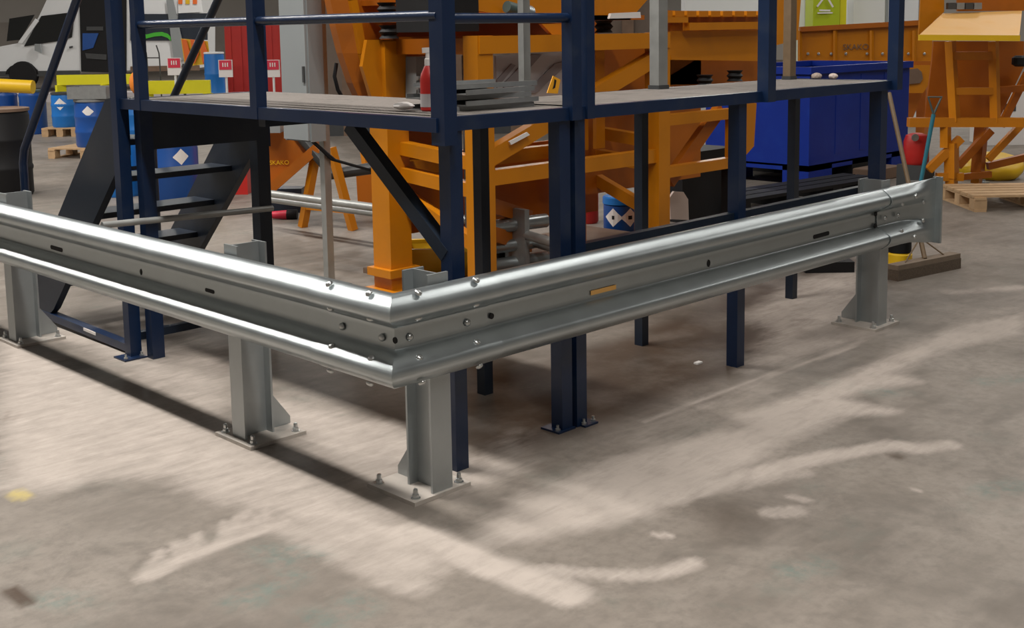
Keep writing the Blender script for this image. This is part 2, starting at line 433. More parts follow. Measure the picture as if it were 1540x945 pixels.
def slotted(axis, s0, s1, slots, name, label):
    bm = NB(); st = [s0]
    n = 14
    for i in range(1, n+1): st.append(s0+(s1-s0)*i/n)
    sweep(bm, [leg_pts(sp, s, axis) for s in st])
    o = obj(name, bm, 'galv', barrier, smooth=True); o['label'] = label
    for s, ln, hh in slots:      # black inset in the valley, painted as the shade behind a slot
        b = NB(); d = .0815
        pts = []
        for k in range(12):
            a = 2*math.pi*k/12; cx = (ln/2-hh/2)*(1 if math.cos(a) > 0 else -1)
            u = cx+math.cos(a)*hh/2; z = ZC-.012+math.sin(a)*hh/2
            pts.append((s+u, d, z) if axis == 'x' else (d, s+u, z))
        prism(b, pts, (0, .003, 0) if axis == 'x' else (.003, 0, 0))
        obj('slot', b, 'black', o)
    return o
bl = slotted('y', .30, 6.4, [(2.67, .135, .022), (1.82, .02, .03), (1.25, .07, .016)], 'beam', 'long beam running left from the corner')
brr = slotted('x', .30, 3.62, [(1.13, .15, .020), (1.83, .025, .035), (2.76, .15, .022)], 'beam', 'beam running right from the corner')
# orange sticker remnant on the right-hand slot
b = NB(); box(b, 1.055, 1.205, .0780, .0800, ZC-.021, ZC-.003); obj('orange_tape', b, 'orangep', brr)
# mitred corner section
bm = NB(); sweep(bm, [leg_pts(spo, s, 'y') for s in (.445, .2)]+[[V((p.x, p.x, p.z)) for p in spo]]+[leg_pts(spo, s, 'x') for s in (.2, .50)])
cs = obj('corner_section', bm, 'galv', barrier, smooth=True)
def dome(bm, c, n, r=.0135, h=.008):
    lathe(bm, c, [(r, -.002), (r, .001), (r*.85, h*.6), (r*.5, h*.93), (r*.1, h)], 12, True, n)
for axis, ss in (('y', (.14, .36)), ('x', (.14, .40))):
    for s in ss:
        for d, z, nd, nz in ((.030,.154,-.6,.8),(.033,.0655,-.5,-.87),(.078,-.005,-1,0),(.033,-.0655,-.5,.87),(.022,-.150,-.6,-.8)):
            c = V((s, d-.005, ZC+z)) if axis == 'x' else V((d-.005, s, ZC+z))
            n = V((0, nd, nz)) if axis == 'x' else V((nd, 0, nz))
            b = NB(); dome(b, c, n); obj('bolt', b, 'bolt', cs, smooth=True)
    b = NB(); d = .0768; s = .045 if axis == 'y' else .52
    c = V((s, d, ZC-.004)) if axis == 'x' else V((d, s+.03, ZC-.004))
    lathe(b, c, [(.011, -.003), (.011, .0015)], 10, True, (0, -1, 0) if axis == 'x' else (-1, 0, 0)); obj('slot', b, 'black', cs)
# fish-tail terminal
def lerp_prof(t, z0, z1, dflat):
    out = []
    for p in wprof(0, -.007):
        zz = (p.z-(ZC-.1575))/.315; zt = z0+(z1-z0)*zz
        out.append(V((p.x*(1-t)+dflat*t, 0, p.z*(1-t)+zt*t)))
    return sheet_profile(out)
bm = NB()
sts = [(3.30, 0.), (3.50, .02), (3.60, .12), (3.68, .45), (3.76, .82), (3.83, 1.)]
sweep(bm, [leg_pts(lerp_prof(t, .412, .770, .012), s, 'x') for s, t in sts])
tm = obj('terminal_end', bm, 'galv', barrier, smooth=True)
b = NB(); box(b, 3.826, 3.842, -.022, .03, .408, .774); obj('end_lip', b, 'galv', tm, bevel=.003)
for s, d, z in ((3.36,.072,.0),(3.50,.072,.0),(3.44,.02,.072),(3.44,.02,-.072),(3.70,.03,.05),(3.70,.03,-.05),(3.56,.005,-.12),(3.56,.005,.10)):
    b = NB(); dome(b, V((s, d-.012, ZC+z)), V((0, -1, .1))); obj('bolt', b, 'bolt', tm, smooth=True)
for s, z in ((3.33,.03),(3.33,-.03)):
    b = NB(); lathe(b, V((s-.05, .074, ZC+z)), [(.012, -.003), (.012, .0035)], 10, True, (0, -1, 0)); obj('slot', b, 'black', tm)
def post(cx, cy, axis, top=.79, pl=None):
    """I-section post, front flange against the back of the beam; inside the L lies the gusset"""
    bm = NB(); dep, fl, tf, tw = .135, .092, .009, .008
    def bb(u0, u1, d0, d1, z0, z1):
        if axis == 'x': box(bm, cx+u0, cx+u1, cy+d0, cy+d1, z0, z1)
        else: box(bm, cx+d0, cx+d1, cy+u0, cy+u1, z0, z1)
    bb(-fl/2, fl/2, 0, tf, .014, top); bb(-fl/2, fl/2, dep-tf, dep, .014, top); bb(-tw/2, tw/2, tf, dep-tf, .014, top)
    p = obj('post', bm, 'galvpost', barrier, bevel=.002)
    pl = pl or (0, .10)
    b = NB()
    c = V((cx+pl[0], cy+pl[1], 0)) if axis == 'x' else V((cx+pl[1], cy+pl[0], 0))
    box(b, c.x-.13, c.x+.13, c.y-.13, c.y+.13, 0, .014); obj('base_plate', b, 'dustplate', p, bevel=.003)
    b = NB(); prof = [(dep, .015), (dep+.105, .015), (dep+.105, .045), (dep+.02, .16), (dep, .175)]
    if axis == 'x': prism(b, [(cx-.004, cy+d, z) for d, z in prof], (.008, 0, 0))
    else: prism(b, [(cx+d, cy-.004, z) for d, z in prof], (0, .008, 0))
    obj('gusset', b, 'galvpost', p)
    for sx in (-1, 1):
        for sy in (-1, 1):
            b = NB(); q = (c.x+sx*.1, c.y+sy*.1)
            lathe(b, (*q, .014), [(.017, 0), (.017, .003)], 14)
            lathe(b, (*q, .017), [(.0125, 0), (.0125, .011), (.010, .013)], 6)
            lathe(b, (*q, .030), [(.008, 0), (.008, .014), (.006, .018)], 10)
            obj('anchor_bolt', b, 'bolt', p)
    return p
post(.279, .086, 'x', .785, (-.009, .117)); post(3.405, .086, 'x'); post(.086, 1.087, 'y'); post(.086, 3.30, 'y', .80)

# ------------------------------------------------------------------ platform, corner module
Z1, Z0 = 1.30, 1.25
pa = thing('access_platform', (.48, .24, 0), 'navy steel platform module behind barrier corner, trays and red bottle on its deck', 'platform')
def leg(x0, x1, y0, y1, top, parent, m='navy', bot=0, name='leg'):
    return obj(name, box(NB(), x0, x1, y0, y1, bot, top), m, parent, bevel=.004)
def foot(c, parent, sx=.07, sy=.05, m='navy'):
    o = obj('foot_plate', box(NB(), c[0]-sx, c[0]+sx, c[1]-sy, c[1]+sy, 0, .008), m, parent)
    for s in (-1, 1):
        b = NB(); lathe(b, (c[0]+s*sx*.7, c[1]-sy*.6, .008), [(.011, 0), (.011, .009)], 6); lathe(b, (c[0]+s*sx*.7, c[1]-sy*.6, .017), [(.006, 0), (.006, .014)], 8)
        obj('bolt', b, 'bolt', o)
l1 = leg(.452, .512, .205, .265, Z0, pa)
l2 = leg(1.032, 1.092, .215, .275, Z0, pa); foot((1.05, .255), l2, .05, .05)
l3 = leg(.435, .500, 2.44, 2.50, Z0, pa); leg(1.10, 1.175, 2.46, 2.535, Z0, pa, 'navyd'); 
obj('deck', box(NB(), .41, 1.20, .225, 2.56, Z1-.012, Z1-.002), 'deck', pa)
beam('edge_beam', (.405, .20, 1.275), (.405, 2.56, 1.275), .035, .05, 'navy', pa)
beam('edge_beam', (.42, .215, 1.275), (1.105, .215, 1.275), .035, .05, 'navy', pa)
beam('edge_beam', (1.19, .27, 1.27), (1.19, 2.56, 1.27), .035, .055, 'navyd', pa)
beam('edge_beam', (.42, 2.55, 1.275), (1.18, 2.55, 1.275), .035, .05, 'navyd', pa)
beam('cross_beam', (.50, 2.47, 1.148), (1.11, 2.47, 1.148), .05, .20, 'navyd', pa)
beam('cross_beam', (.43, 1.36, 1.25), (1.18, 1.36, 1.25), .05, .07, 'navyd', pa)
beam('diagonal_brace', (.475, .80, 1.245), (.475, .245, .80), .05, .055, 'navyd', pa)
# hand rails of the corner module
hp = leg(.395, .455, .165, .235, 2.35, pa, bot=1.205, name='handrail_post')
leg(.385, .435, 1.325, 1.375, 2.35, pa, bot=1.25, name='handrail_post')
leg(.385, .435, 2.335, 2.385, 2.35, pa, bot=1.25, name='handrail_post')
leg(1.068, 1.122, .178, .232, 2.35, pa, bot=1.25, name='handrail_post')
for z in (1.655, 2.0, 2.35):
    obj('handrail', tube(NB(), [(.41, 2.36, z), (.41, .20, z)], .019, 12), 'navy', pa, smooth=True)
    obj('handrail', tube(NB(), [(.43, .205, z-.01), (1.10, .205, z-.01)], .019, 12), 'navy', pa, smooth=True)

# straight module
pb = thing('access_platform', (2.3, .5, 0), 'navy steel walkway module along the right barrier, two stones on its deck', 'platform')
l4 = leg(1.112, 1.172, .208, .268, Z0, pb); foot((1.17, .225), l4, .04, .045)
leg(2.250, 2.310, .218, .278, Z0, pb); leg(3.585, 3.655, .218, .288, Z0, pb)
for x in (1.15, 2.25, 3.655): leg(x, x+.05, .79, .84, Z0, pb, 'navyd')
obj('deck', box(NB(), 1.14, 3.70, .235, .86, Z1-.012, Z1-.002), 'deck', pb)
beam('edge_beam', (1.135, .215, 1.275), (3.69, .215, 1.275), .035, .05, 'navy', pb)
beam('edge_beam', (1.135, .865, 1.27), (3.69, .865, 1.27), .035, .055, 'navyd', pb)
beam('edge_beam', (3.69, .20, 1.275), (3.69, .88, 1.275), .035, .05, 'navy', pb)
beam('edge_beam', (1.155, .235, 1.272), (1.155, .85, 1.272), .035, .05, 'navyd', pb)
beam('lower_rail', (1.175, .26, .715), (3.60, .26, .715), .04, .05, 'navyd', pb)
leg(1.163, 1.208, .185, .235, 2.35, pb, bot=1.25, name='handrail_post')
leg(2.405, 2.470, .165, .225, 2.35, pb, bot=1.25, name='handrail_post')
leg(3.655, 3.715, .165, .225, 2.35, pb, bot=1.25, name='handrail_post')
leg(3.655, 3.70, .83, .875, 2.35, pb, bot=1.30, name='handrail_post')
for z in (2.0, 2.35):
    obj('handrail', tube(NB(), [(1.19, .205, z), (3.68, .205, z)], .019, 12), 'navy', pb, smooth=True)

# galvanised uprights on the deck
for (x, y, w_, lab) in ((2.395, .80, .036, 'tall galvanised tube upright standing on the right walkway deck'),
                        (1.235, .60, .02, 'slim grey upright seen in the gap between the two navy centre posts'),
                        (3.60, .80, .03, 'brown upright on the walkway deck before the blue bin'),
                        (1.12, .98, .035, 'short grey upright behind the tray stack on the corner deck')):
    h = 2.3 if w_ != .035 else 1.58
    bm = NB(); box(bm, x-w_, x+w_, y-w_*.8, y+w_*.8, 1.298, h)
    u = thing('upright_post', (x, y, 1.298), lab, 'post')
    obj('channel', bm, 'stick' if 'brown' in lab else 'galv2', u, bevel=.004)
    obj('shoe', box(NB(), x-w_*1.15, x+w_*1.15, y-w_*.95, y+w_*.95, 1.298, 1.318), 'dgrey', u)

# stair flight
stf = thing('stair_flight', (.8, 3.1, 0), 'navy steel stair flight descending left from the corner platform', 'stairs')
def stringer(x, m):
    pts = [(2.56, 1.30), (2.56, 1.02), (3.50, .095), (3.62, .02), (3.80, .14), (3.80, .20), (2.72, 1.29)]
    bm = NB(); prism(bm, [(x-.02, y, z) for y, z in pts], (.04, 0, 0)); obj('stringer', bm, m, stf, bevel=.004)
stringer(.42, 'navyd'); stringer(1.19, 'navyd')
for k in range(5):
    z = .25+.21*k; y = 3.56-.205*k
    bm = NB(); box(bm, .44, 1.17, y-.11, y+.11, z-.03, z); obj('tread', bm, 'navyd', stf)
for x, mm in ((.40, 'navy'), (1.21, 'navyd')):
    y0 = 3.78 if x < 1 else 3.80
    obj('handrail', tube(NB(), [(x, y0, .20), (x, y0, .90), (x, y0-.03, .98), (x, 2.90, 1.86), (x, 2.62, 2.15)], .023, 12), mm, stf, smooth=True)
    leg(x-.03, x+.03, 2.545, 2.605, 2.3, stf, bot=(0 if x < 1 else 1.0), name='newel_post')
foot((.375, 2.56), stf, .06, .06)
obj('base_strut', bar(NB(), (.42, 3.66, .045), (.42, 2.58, .03), .05, .04), 'navy', stf)
obj('base_strut', bar(NB(), (.44, 2.575, .10), (1.14, 2.575, .10), .04, .04), 'navyd', stf)
b = NB(); prism(b, [(.392, 3.12, .040), (.392, 2.98, .037), (.392, 2.98, .053), (.392, 3.12, .056)], (.003, 0, 0)); obj('label', b, 'label', stf)
cd = one('conduit', tube(NB(), [(.20, 2.415, .712), (1.15, 2.415, .682)], .016, 10), 'galv2', (.2, 2.415, .70), 'grey conduit strapped level across the platform legs by the stairs', 'pipe', smooth=True)

# ------------------------------------------------------------------ things on the deck
def tray(x, y, z, rz, ln, wd, lab):
    t = thing('metal_tray', (x, y, z), lab, 'tray', 'trays stacked on the platform corner')
    e1 = V((math.cos(rz), math.sin(rz), 0)); e2 = V((-e1.y, e1.x, 0)); c = V((x, y, z))
    obj('base', obox(NB(), c, e1, e2, V((0, 0, 1)), ln/2, wd/2, .004), 'mgrey', t)
    for s in (-1, 1):
        obj('flange', obox(NB(), c+e2*(s*wd/2), e1, e2, V((0, 0, 1)), ln/2, .003, .019), 'mgrey', t)
trs = [('bottom tray of the grey metal stack on the platform corner', .0), ('second tray up in the grey metal stack on the platform corner', .12), ('middle tray of the grey metal stack, turned a little', -.08), ('fourth tray up in the grey metal stack on the platform', .2), ('topmost tray of the grey metal stack on the platform corner', .03)]
for k, (lab, r) in enumerate(trs):
    tray(.88+.02*math.sin(k*2.1), .53+.015*math.cos(k*3), Z1-.002+k*.021, r*.8-.1, .42-.03*(k % 2), .26, lab)
bt = thing('spray_bottle', (.655, .545, 1.298), 'red spray bottle with pale nozzle standing on the corner deck', 'bottle')
lathe_b = lathe(NB(), (.655, .545, 1.298), [(.028, 0), (.033, .006), (.033, .12), (.030, .14), (.017, .168), (.012, .175)], 20); obj('body', lathe_b, 'red', bt, smooth=True)
bm = NB(); lathe(bm, (.655, .545, 1.472), [(.014, 0), (.014, .025), (.010, .028), (.009, .055)], 14); bar(bm, (.64, .56, 1.53), (.685, .51, 1.532), .018, .02); obj('nozzle', bm, 'label', bt, smooth=True)
obj('label', lathe(NB(), (.655, .545, 1.315), [(.0337, 0), (.0337, .05)], 20, False), 'sheet', bt)
bm = NB(); c0 = V((.60, .63, 1.298)); random.seed(3)
bmesh.ops.create_icosphere(bm, subdivisions=2, radius=.035, matrix=Matrix.Translation((.60, .63, 1.318)))
for v in bm.verts:
    d = v.co-V((.60, .63, 1.318)); v.co = V((.60, .63, 1.318))+V((d.x*(1+.3*random.random()), d.y*(1+.3*random.random()), max(-.02, d.z*.45)))
one('rag', bm, 'label', c0, 'crumpled white rag beside the red spray bottle on the deck', 'rag', smooth=True)
for px, lab, s in ((1228, 'brownish stone on the walkway deck, left of the pair', .028), (1253, 'pale stone on the walkway deck, right of the pair', .024)):
    p = PZ(px, 119, 1.298); bm = NB(); bmesh.ops.create_icosphere(bm, subdivisions=2, radius=s, matrix=Matrix.Translation((0, 0, 0)))
    for v in bm.verts: v.co = V((v.co.x*(1+.35*random.random()), v.co.y*(1+.3*random.random()), max(-.02, v.co.z*.75)))+p+V((0, 0, .016))
    one('stone', bm, 'stone' if px < 1240 else 'skin', p, lab, 'stone', 'stones on the walkway')

# ------------------------------------------------------------------ feeder machine behind the platform
fm = thing('vibrating_feeder', (3.1, 2.6, 0), 'large orange vibrating feeder on a welded frame behind the platform', 'machine')
XF, XR, YF, YB = 2.31, 3.95, 2.03, 2.79
def fb(name, p0, p1, w_, h_=None, m='orange', up=None): return beam(name, p0, p1, w_, h_ or w_, m, fm, up, .006)
def fpost(x, y, top, w_=.12, bot=0, m='orange'):
    return fb('leg', (x, y, bot), (x, y, top), w_, w_, m)
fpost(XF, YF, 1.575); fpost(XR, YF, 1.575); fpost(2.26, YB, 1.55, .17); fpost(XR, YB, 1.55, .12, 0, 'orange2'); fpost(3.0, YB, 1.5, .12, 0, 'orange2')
obj('foot_plate', box(NB(), 2.12, 2.40, 2.64, 2.92, 0, .02), 'orange', fm)
obj('foot_clamp', box(NB(), 2.14, 2.38, 2.67, 2.90, .10, .15), 'orange', fm, bevel=.01)
for y in (YF, YB):
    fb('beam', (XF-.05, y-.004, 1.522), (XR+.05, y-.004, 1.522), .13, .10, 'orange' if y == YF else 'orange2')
    fb('beam', (XF, y, .755), (XR, y, .755), .08, .09)
for x in (XF, XR):
    fb('beam', (x, YF, .84), (x, YB, .90), .08, .08); fb('beam', (x, YF, .68), (x, YB, .74), .08, .08)
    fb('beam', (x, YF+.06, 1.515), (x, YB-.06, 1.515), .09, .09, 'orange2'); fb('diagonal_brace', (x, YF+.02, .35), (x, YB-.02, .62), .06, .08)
fb('diagonal_brace', (XF+.03, YF, .86), (XR, YF, 1.42), .07, .10)
fb('diagonal_brace', (XF+.03, YF+.1, .62), (XF+.75, YF+.35, .40), .05, .09, 'orange2')
fb('diagonal_brace', (XF+.03, YF+.12, .45), (XF+.75, YF+.35, .22), .05, .09, 'orange2')
fb('base_beam', (XF-.02, YF-.02, .16), (XF+.95, YF-.25, .12), .07, .07, 'black')
fb('base_beam', (XF, YF, .10), (XR, YF, .06), .08, .08, 'orange2')
obj('floor_shade_panel', box(NB(), 2.45, 4.70, 2.12, 3.35, 0, .035), 'brownw', fm, bevel=.008)  # dark sheet added on the floor to stand for shade under the feeder
obj('gearbox', box(NB(), 2.75, 3.0, 2.35, 2.62, .05, .32), 'black', fm, bevel=.02)
for z, r in ((.15, .05), (.27, .04), (.40, .045)):
    obj('cylinder', tube(NB(), [(2.62, 2.30, z), (3.05, 2.22, z)], r, 14), 'galv', fm, smooth=True)
obj('pump_bracket', box(NB(), 2.80, 2.84, 2.16, 2.34, .04, .5), 'mgrey', fm, bevel=.004)
obj('inner_post', box(NB(), 2.72, 2.80, 2.55, 2.62, .3, 1.45), 'mgrey', fm)
# bay to the right of the frame
for z in (.985, .63): fb('beam', (XR, YF, z), (4.80, YF, z), .07, .075)
fb('leg', (4.79, YF, .63), (4.79, YF, 1.02), .05); fb('diagonal_brace', (XR+.2, YF+.06, .55), (4.75, YF+.06, 1.02), .05, .1, 'orange2')
fb('leg', (4.79, YF+.8, 0), (4.79, YF+.8, 1.3), .10, .10, 'orange2'); fb('leg', (4.79, YF+.02, 0), (4.79, YF+.02, .6), .06, .06, 'black')
for x in (3.55, 3.72): fb('stiffener', (x, 2.35, .8), (x, 2.35, 1.5), .09, .03)
obj('inner_panel', box(NB(), 3.72, 5.15, 2.55, 2.58, .45, 1.5), 'orange2', fm)
obj('inner_panel', box(NB(), 2.42, 2.9, 2.95, 2.98, .3, 1.5), 'orange2', fm)
obj('inner_panel', box(NB(), 3.05, 4.45, 3.0, 3.03, .22, .80), 'orange2', fm)
# trough with stiffened lip above the frame
bm = NB(); prism(bm, [(2.35, 2.1, 2.35), (2.35, 2.1, 1.72), (2.9, 2.1, 1.66), (3.75, 2.1, 1.66), (4.15, 2.1, 1.95), (4.15, 2.1, 2.35)], (0, .03, 0)); obj('trough_side', bm, 'orange', fm)
bm = NB(); prism(bm, [(2.1, 2.95, 2.35), (2.1, 2.95, 1.55), (4.4, 2.95, 1.55), (4.4, 2.95, 2.35)], (0, .03, 0)); obj('trough_side', bm, 'orange2', fm)
obj('trough_floor', box(NB(), 2.35, 3.9, 2.1, 2.97, 1.66, 1.69), 'orange2', fm)
# feed chute plate sweeping down on the left
bm = NB(); L_ = [(497,0),(505,40),(515,80),(530,125),(548,165)]; R_ = [(530,0),(538,40),(545,80),(556,120),(568,165)]
A = [PY(*p, 2.86) for p in L_]; Bq = [PY(*p, 2.80) for p in R_]
up_ = [A[0]+V((-.02, 0, .5))]+A; uq = [Bq[0]+V((-.02, 0, .5))]+Bq
for a0, a1, b0, b1 in zip(up_, up_[1:], uq, uq[1:]):
    prism(bm, [a0, a1, b1, b0], (0, .06, 0))
obj('chute_plate', bm, 'orange2', fm)
bm = NB()
for b0, b1 in zip(uq, uq[1:]): bar(bm, b0, b1, .05, .03)
obj('chute_rim', bm, 'orange', fm)
bm = NB(); prism(bm, [PY(*p, 2.74) for p in [(552,60),(650,60),(650,80),(605,82),(600,140),(560,150),(545,100)]], (0, .03, 0)); obj('side_plate', bm, 'orange', fm)
bm = NB(); prism(bm, [PY(*p, 2.9) for p in [(560,80),(650,80),(640,118),(560,120)]], (0, .03, 0)); obj('side_plate', bm, 'orange2', fm)
for px, py in ((582, 14), (585, 48), (908, 40), (1105, 114), (1060, 121)):
    yy = 2.7 if px < 700 else 2.2
    c = PY(px, py, yy); bm = NB(); lathe(bm, c-V((0, 0, .04)), [(.062, 0), (.045, .02), (.062, .04), (.045, .06), (.062, .08)], 16); obj('rubber_mount', bm, 'black', fm, smooth=True)
bm = NB(); prism(bm, [PY(*p, 2.78) for p in [(570,0),(650,0),(650,8),(570,8)]], (0, .3, 0)); obj('mount_beam', bm, 'orange2', fm)
# discharge end on the right with toothed lip
bm = NB(); prism(bm, [PY(*p, 2.35) for p in [(1000,47),(1150,45),(1150,92),(1010,90)]], (0, .04, 0)); obj('apron_plate', bm, 'orange', fm)
bm = NB(); prism(bm, [PY(*p, 2.55) for p in [(985,14),(1150,25),(1150,125),(985,128)]], (0, .04, 0)); obj('apron_plate', bm, 'orange2', fm)
fb('lip_bar', PY(1032, 40, 2.30), PY(1152, 38, 2.30), .06, .055)
fb('lip_bar', PY(990, 30, 2.30), PY(1030, 30, 2.30), .06, .04)
for k in range(9):
    px = 990+k*18
    a = PY(px, 21, 2.5); bq = PY(px+14, 21, 2.5); obj('tooth', bar(NB(), a, bq, .09, .045), 'orange', fm)
bm = NB(); prism(bm, [PY(*p, 2.4) for p in [(1116,155),(1138,155),(1134,220),(1116,240)]], (0, .05, 0)); obj('guide_plate', bm, 'orange', fm)
bm = NB(); prism(bm, [PY(*p, 2.0) for p in [(919,20),(963,18),(964,27),(917,28)]], (0, .02, 0)); obj('label', bm, 'label', fm)
bm = NB(); prism(bm, [PY(*p, 1.97) for p in [(766,213),(793,199),(797,203),(769,218)]], (0, .01, 0)); obj('label', bm, 'label', fm)
# dark control box and actuator under the trough
obj('control_box', box(NB(), 2.02, 2.34, 2.05, 2.4, 1.60, 1.95), 'black', fm, bevel=.01)
bm = NB(); tube(bm, [PY(762, 10, 2.02), PY(782, 16, 2.02)], .035, 12); obj('actuator', bm, 'tealg', fm, smooth=True)
bm = NB(); tube(bm, [PY(780, 15, 2.02), PY(797, 20, 2.02)], .045, 12); obj('actuator', bm, 'galv', fm, smooth=True)
bm = NB(); prism(bm, [PY(*p, 2.06) for p in [(815,36),(850,36),(850,52),(830,52)]], (0, .03, 0)); obj('hinge_plate', bm, 'orange', fm)
# pale conveyor sheet with stripes seen through the frame
sh = thing('conveyor_sheet', PY(800, 170, 2.14), 'pale grey slanting sheet with darker stripes inside the orange frame', 'conveyor')
bm = NB(); prism(bm, [PY(*p, 2.14) for p in [(746,84),(850,78),(850,165),(748,170)]], (0, .02, 0)); obj('sheet', bm, 'sheet', sh)
for q in ([(748,120),(770,96),(776,98),(748,132)], [(756,128),(800,82),(815,82),(764,140)], [(790,140),(835,96),(850,92),(850,100),(806,140)]):
    bm = NB(); prism(bm, [PY(*p, 2.128) for p in q], (0, .012, 0)); obj('stripe', bm, 'strip', sh)
bm = NB(); prism(bm, [PY(*p, .88) for p in [(823,140),(832,114),(843,120),(839,141)]], (0, .004, 0)); wt = thing('warning_tag', PY(832, 140, .88), 'small yellow warning tag with black mark at the deck edge', 'tag')
obj('card', bm, 'tagc', wt)
bm = NB(); prism(bm, [PY(*p, .878) for p in [(834,119),(837,121),(835,132),(831,134),(833,128)]], (0, .001, 0)); obj('print', bm, 'black', wt)

# grey control cabinet on a strut
cb = thing('control_cabinet', (2.11, 3.28, 0), 'light grey control cabinet on a galvanised strut behind the platform', 'cabinet')
obj('strut', bar(NB(), (2.13, 3.29, 0), (2.13, 3.29, 2.2), .05, .05), 'galv2', cb)
bm = NB()
for k in range(42): box(bm, 2.155, 2.158, 3.283, 3.297, .05+k*.05, .08+k*.05)
o = obj('slot_row', bm, 'dgrey', cb); o['kind'] = 'stuff'
obj('body', box(NB(), 1.99, 2.10, 3.23, 3.52, .925, 2.2), 'grey', cb, bevel=.008)
obj('door', box(NB(), 1.972, 1.99, 3.24, 3.51, .935, 2.19), 'grey', cb, bevel=.004)
obj('latch', box(NB(), 1.962, 1.972, 3.25, 3.268, 1.30, 1.40), 'dgrey', cb)
for y in (3.26, 3.30): obj('cable', tube(NB(), [(2.0+.3*(y-3.2), y, .93), (2.15, y-.05, .80), (2.35, y-.2, .72), (2.4, y-.25, .6)], .008, 8), 'black', cb, smooth=True)
bm = NB(); tube(bm, [PY(506, 95, 3.0), PY(503, 115, 3.0), PY(508, 135, 3.0), PY(520, 155, 3.0)], .012, 8); one('cable', bm, 'black', PY(520, 155, 3.0), 'black cable looping beside the orange chute plate', 'cable', smooth=True)
# small grey junction box beside the bottle
jb = thing('junction_box', PY(635, 170, 2.6), 'narrow grey junction box on the orange frame behind the red bottle', 'box')
bm = NB(); prism(bm, [PY(*p, 2.6) for p in [(626,85),(648,85),(648,170),(626,170)]], (0, .1, 0)); obj('case', bm, 'grey', jb)
for py in (118, 132): obj('band', tube(NB(), [PY(627, py, 2.58), PY(647, py+2, 2.58)], .015, 8), 'mgrey', jb)

# ------------------------------------------------------------------ blue bin
X0, X1, Y0, Y1, HB = 7.98, 10.05, 3.30, 4.55, 1.20
bb_ = thing('pallet_bin', ((X0+X1)/2, (Y0+Y1)/2, 0), 'big royal blue plastic pallet bin with feet behind the walkway', 'bin')
t_ = .06
bm = NB(); zb = .20
box(bm, X0, X1, Y0, Y0+t_, zb, HB-.06); obj('wall', bm, 'blue', bb_, bevel=.02)
bm = NB(); box(bm, X0, X1, Y1-t_, Y1, zb, HB-.06); obj('wall', bm, 'blue', bb_, bevel=.02)
bm = NB(); box(bm, X0, X0+t_, Y0+t_, Y1-t_, zb, HB-.06); obj('wall', bm, 'blue', bb_, bevel=.02)
bm = NB(); box(bm, X1-t_, X1, Y0+t_, Y1-t_, zb, HB-.06); obj('wall', bm, 'blue', bb_, bevel=.02)
obj('base', box(NB(), X0, X1, Y0, Y1, zb-.04, zb+.02), 'blue', bb_)
for a in ((X0-.03, X1+.03, Y0-.03, Y0+t_), (X0-.03, X1+.03, Y1-t_, Y1+.03), (X0-.03, X0+t_, Y0+t_, Y1-t_), (X1-t_, X1+.03, Y0+t_, Y1-t_)):
    obj('rim', box(NB(), *a, HB-.07, HB), 'blue', bb_, bevel=.012)
for x in (X0, X0+.86, X1-.36):
    for y in (Y0, Y1-.3): obj('foot', box(NB(), x, x+(.45 if x == X0 else .34), y, y+.3, 0, zb), 'blue' if x != X0+.86 else 'black', bb_, bevel=.02)
for k in range(3):
    x = X0+.5+k*.5; obj('rib', box(NB(), x, x+.10, Y0-.004, Y0+.01, zb+.1, HB-.1), 'blue', bb_, bevel=.003)
blk = one('timber_block', box(NB(), 8.75, 9.3, 3.0, 3.25, 0, .13), 'brownw', (9, 3.3, 0), 'dark brown timber block lying under the blue bin', 'block', bevel=.01)

# black case, board, canister, cylinder under the feeder
bc = thing('black_case', (5.75, 3.0, 0), 'black plastic case on the floor under the orange feeder', 'case')
obj('body', box(NB(), 5.45, 6.15, 2.95, 3.4, 0, .48), 'black', bc, bevel=.03, seg=2)
obj('lid', box(NB(), 5.43, 6.17, 2.93, 3.42, .48, .58), 'black', bc, bevel=.03, seg=2)
for x in (5.75, 6.05): obj('latch', box(NB(), x, x+.07, 2.92, 2.945, .43, .50), 'mgrey', bc)
bm = NB(); prism(bm, [PY(*p, 2.9) for p in [(1007,298),(1014,288),(1028,289),(1035,300),(1036,331),(1009,330)]], (0, .02, 0)); 
one('cream_board', bm, 'skin', PY(1020, 331, 2.9), 'small cream board leaning by the black case', 'board')
cn = thing('canister', PZ(934, 346), 'small dark blue canister with bright lid and white hazard labels', 'canister')
c = V(cn.location)
obj('body', lathe(NB(), c, [(.13, 0), (.14, .02), (.14, .21), (.13, .22)], 24), 'drum', cn, smooth=True)
obj('lid', lathe(NB(), c+V((0, 0, .22)), [(.147, 0), (.147, .05), (.135, .06)], 24), 'drum2', cn, smooth=True)
def wrap_label(c, r, z, h, a0, m, parent, mark=None, diamond=True):
    """label bent round a drum, centred at angle a0"""
    bm = NB(); n = 5; rr = r+.002; hw = h/r/2*1.0
    rows = []
    for i in range(n):
        a = a0-hw+2*hw*i/(n-1); f = (1-abs(2*i/(n-1)-1)) if diamond else 1
        f = max(.06, f)
        rows.append([bm.verts.new((c.x+rr*math.cos(a), c.y+rr*math.sin(a), z+s*h/2*f)) for s in (-1, 1)])
    for A_, B_ in zip(rows, rows[1:]): bm.faces.new((A_[0], B_[0], B_[1], A_[1]))
    return obj('label', bm, m, parent)
av = math.atan2(-DH.y, -DH.x)
for da in (-.55, .45): wrap_label(c, .14, c.z+.12, .15, av+da, 'label', cn)
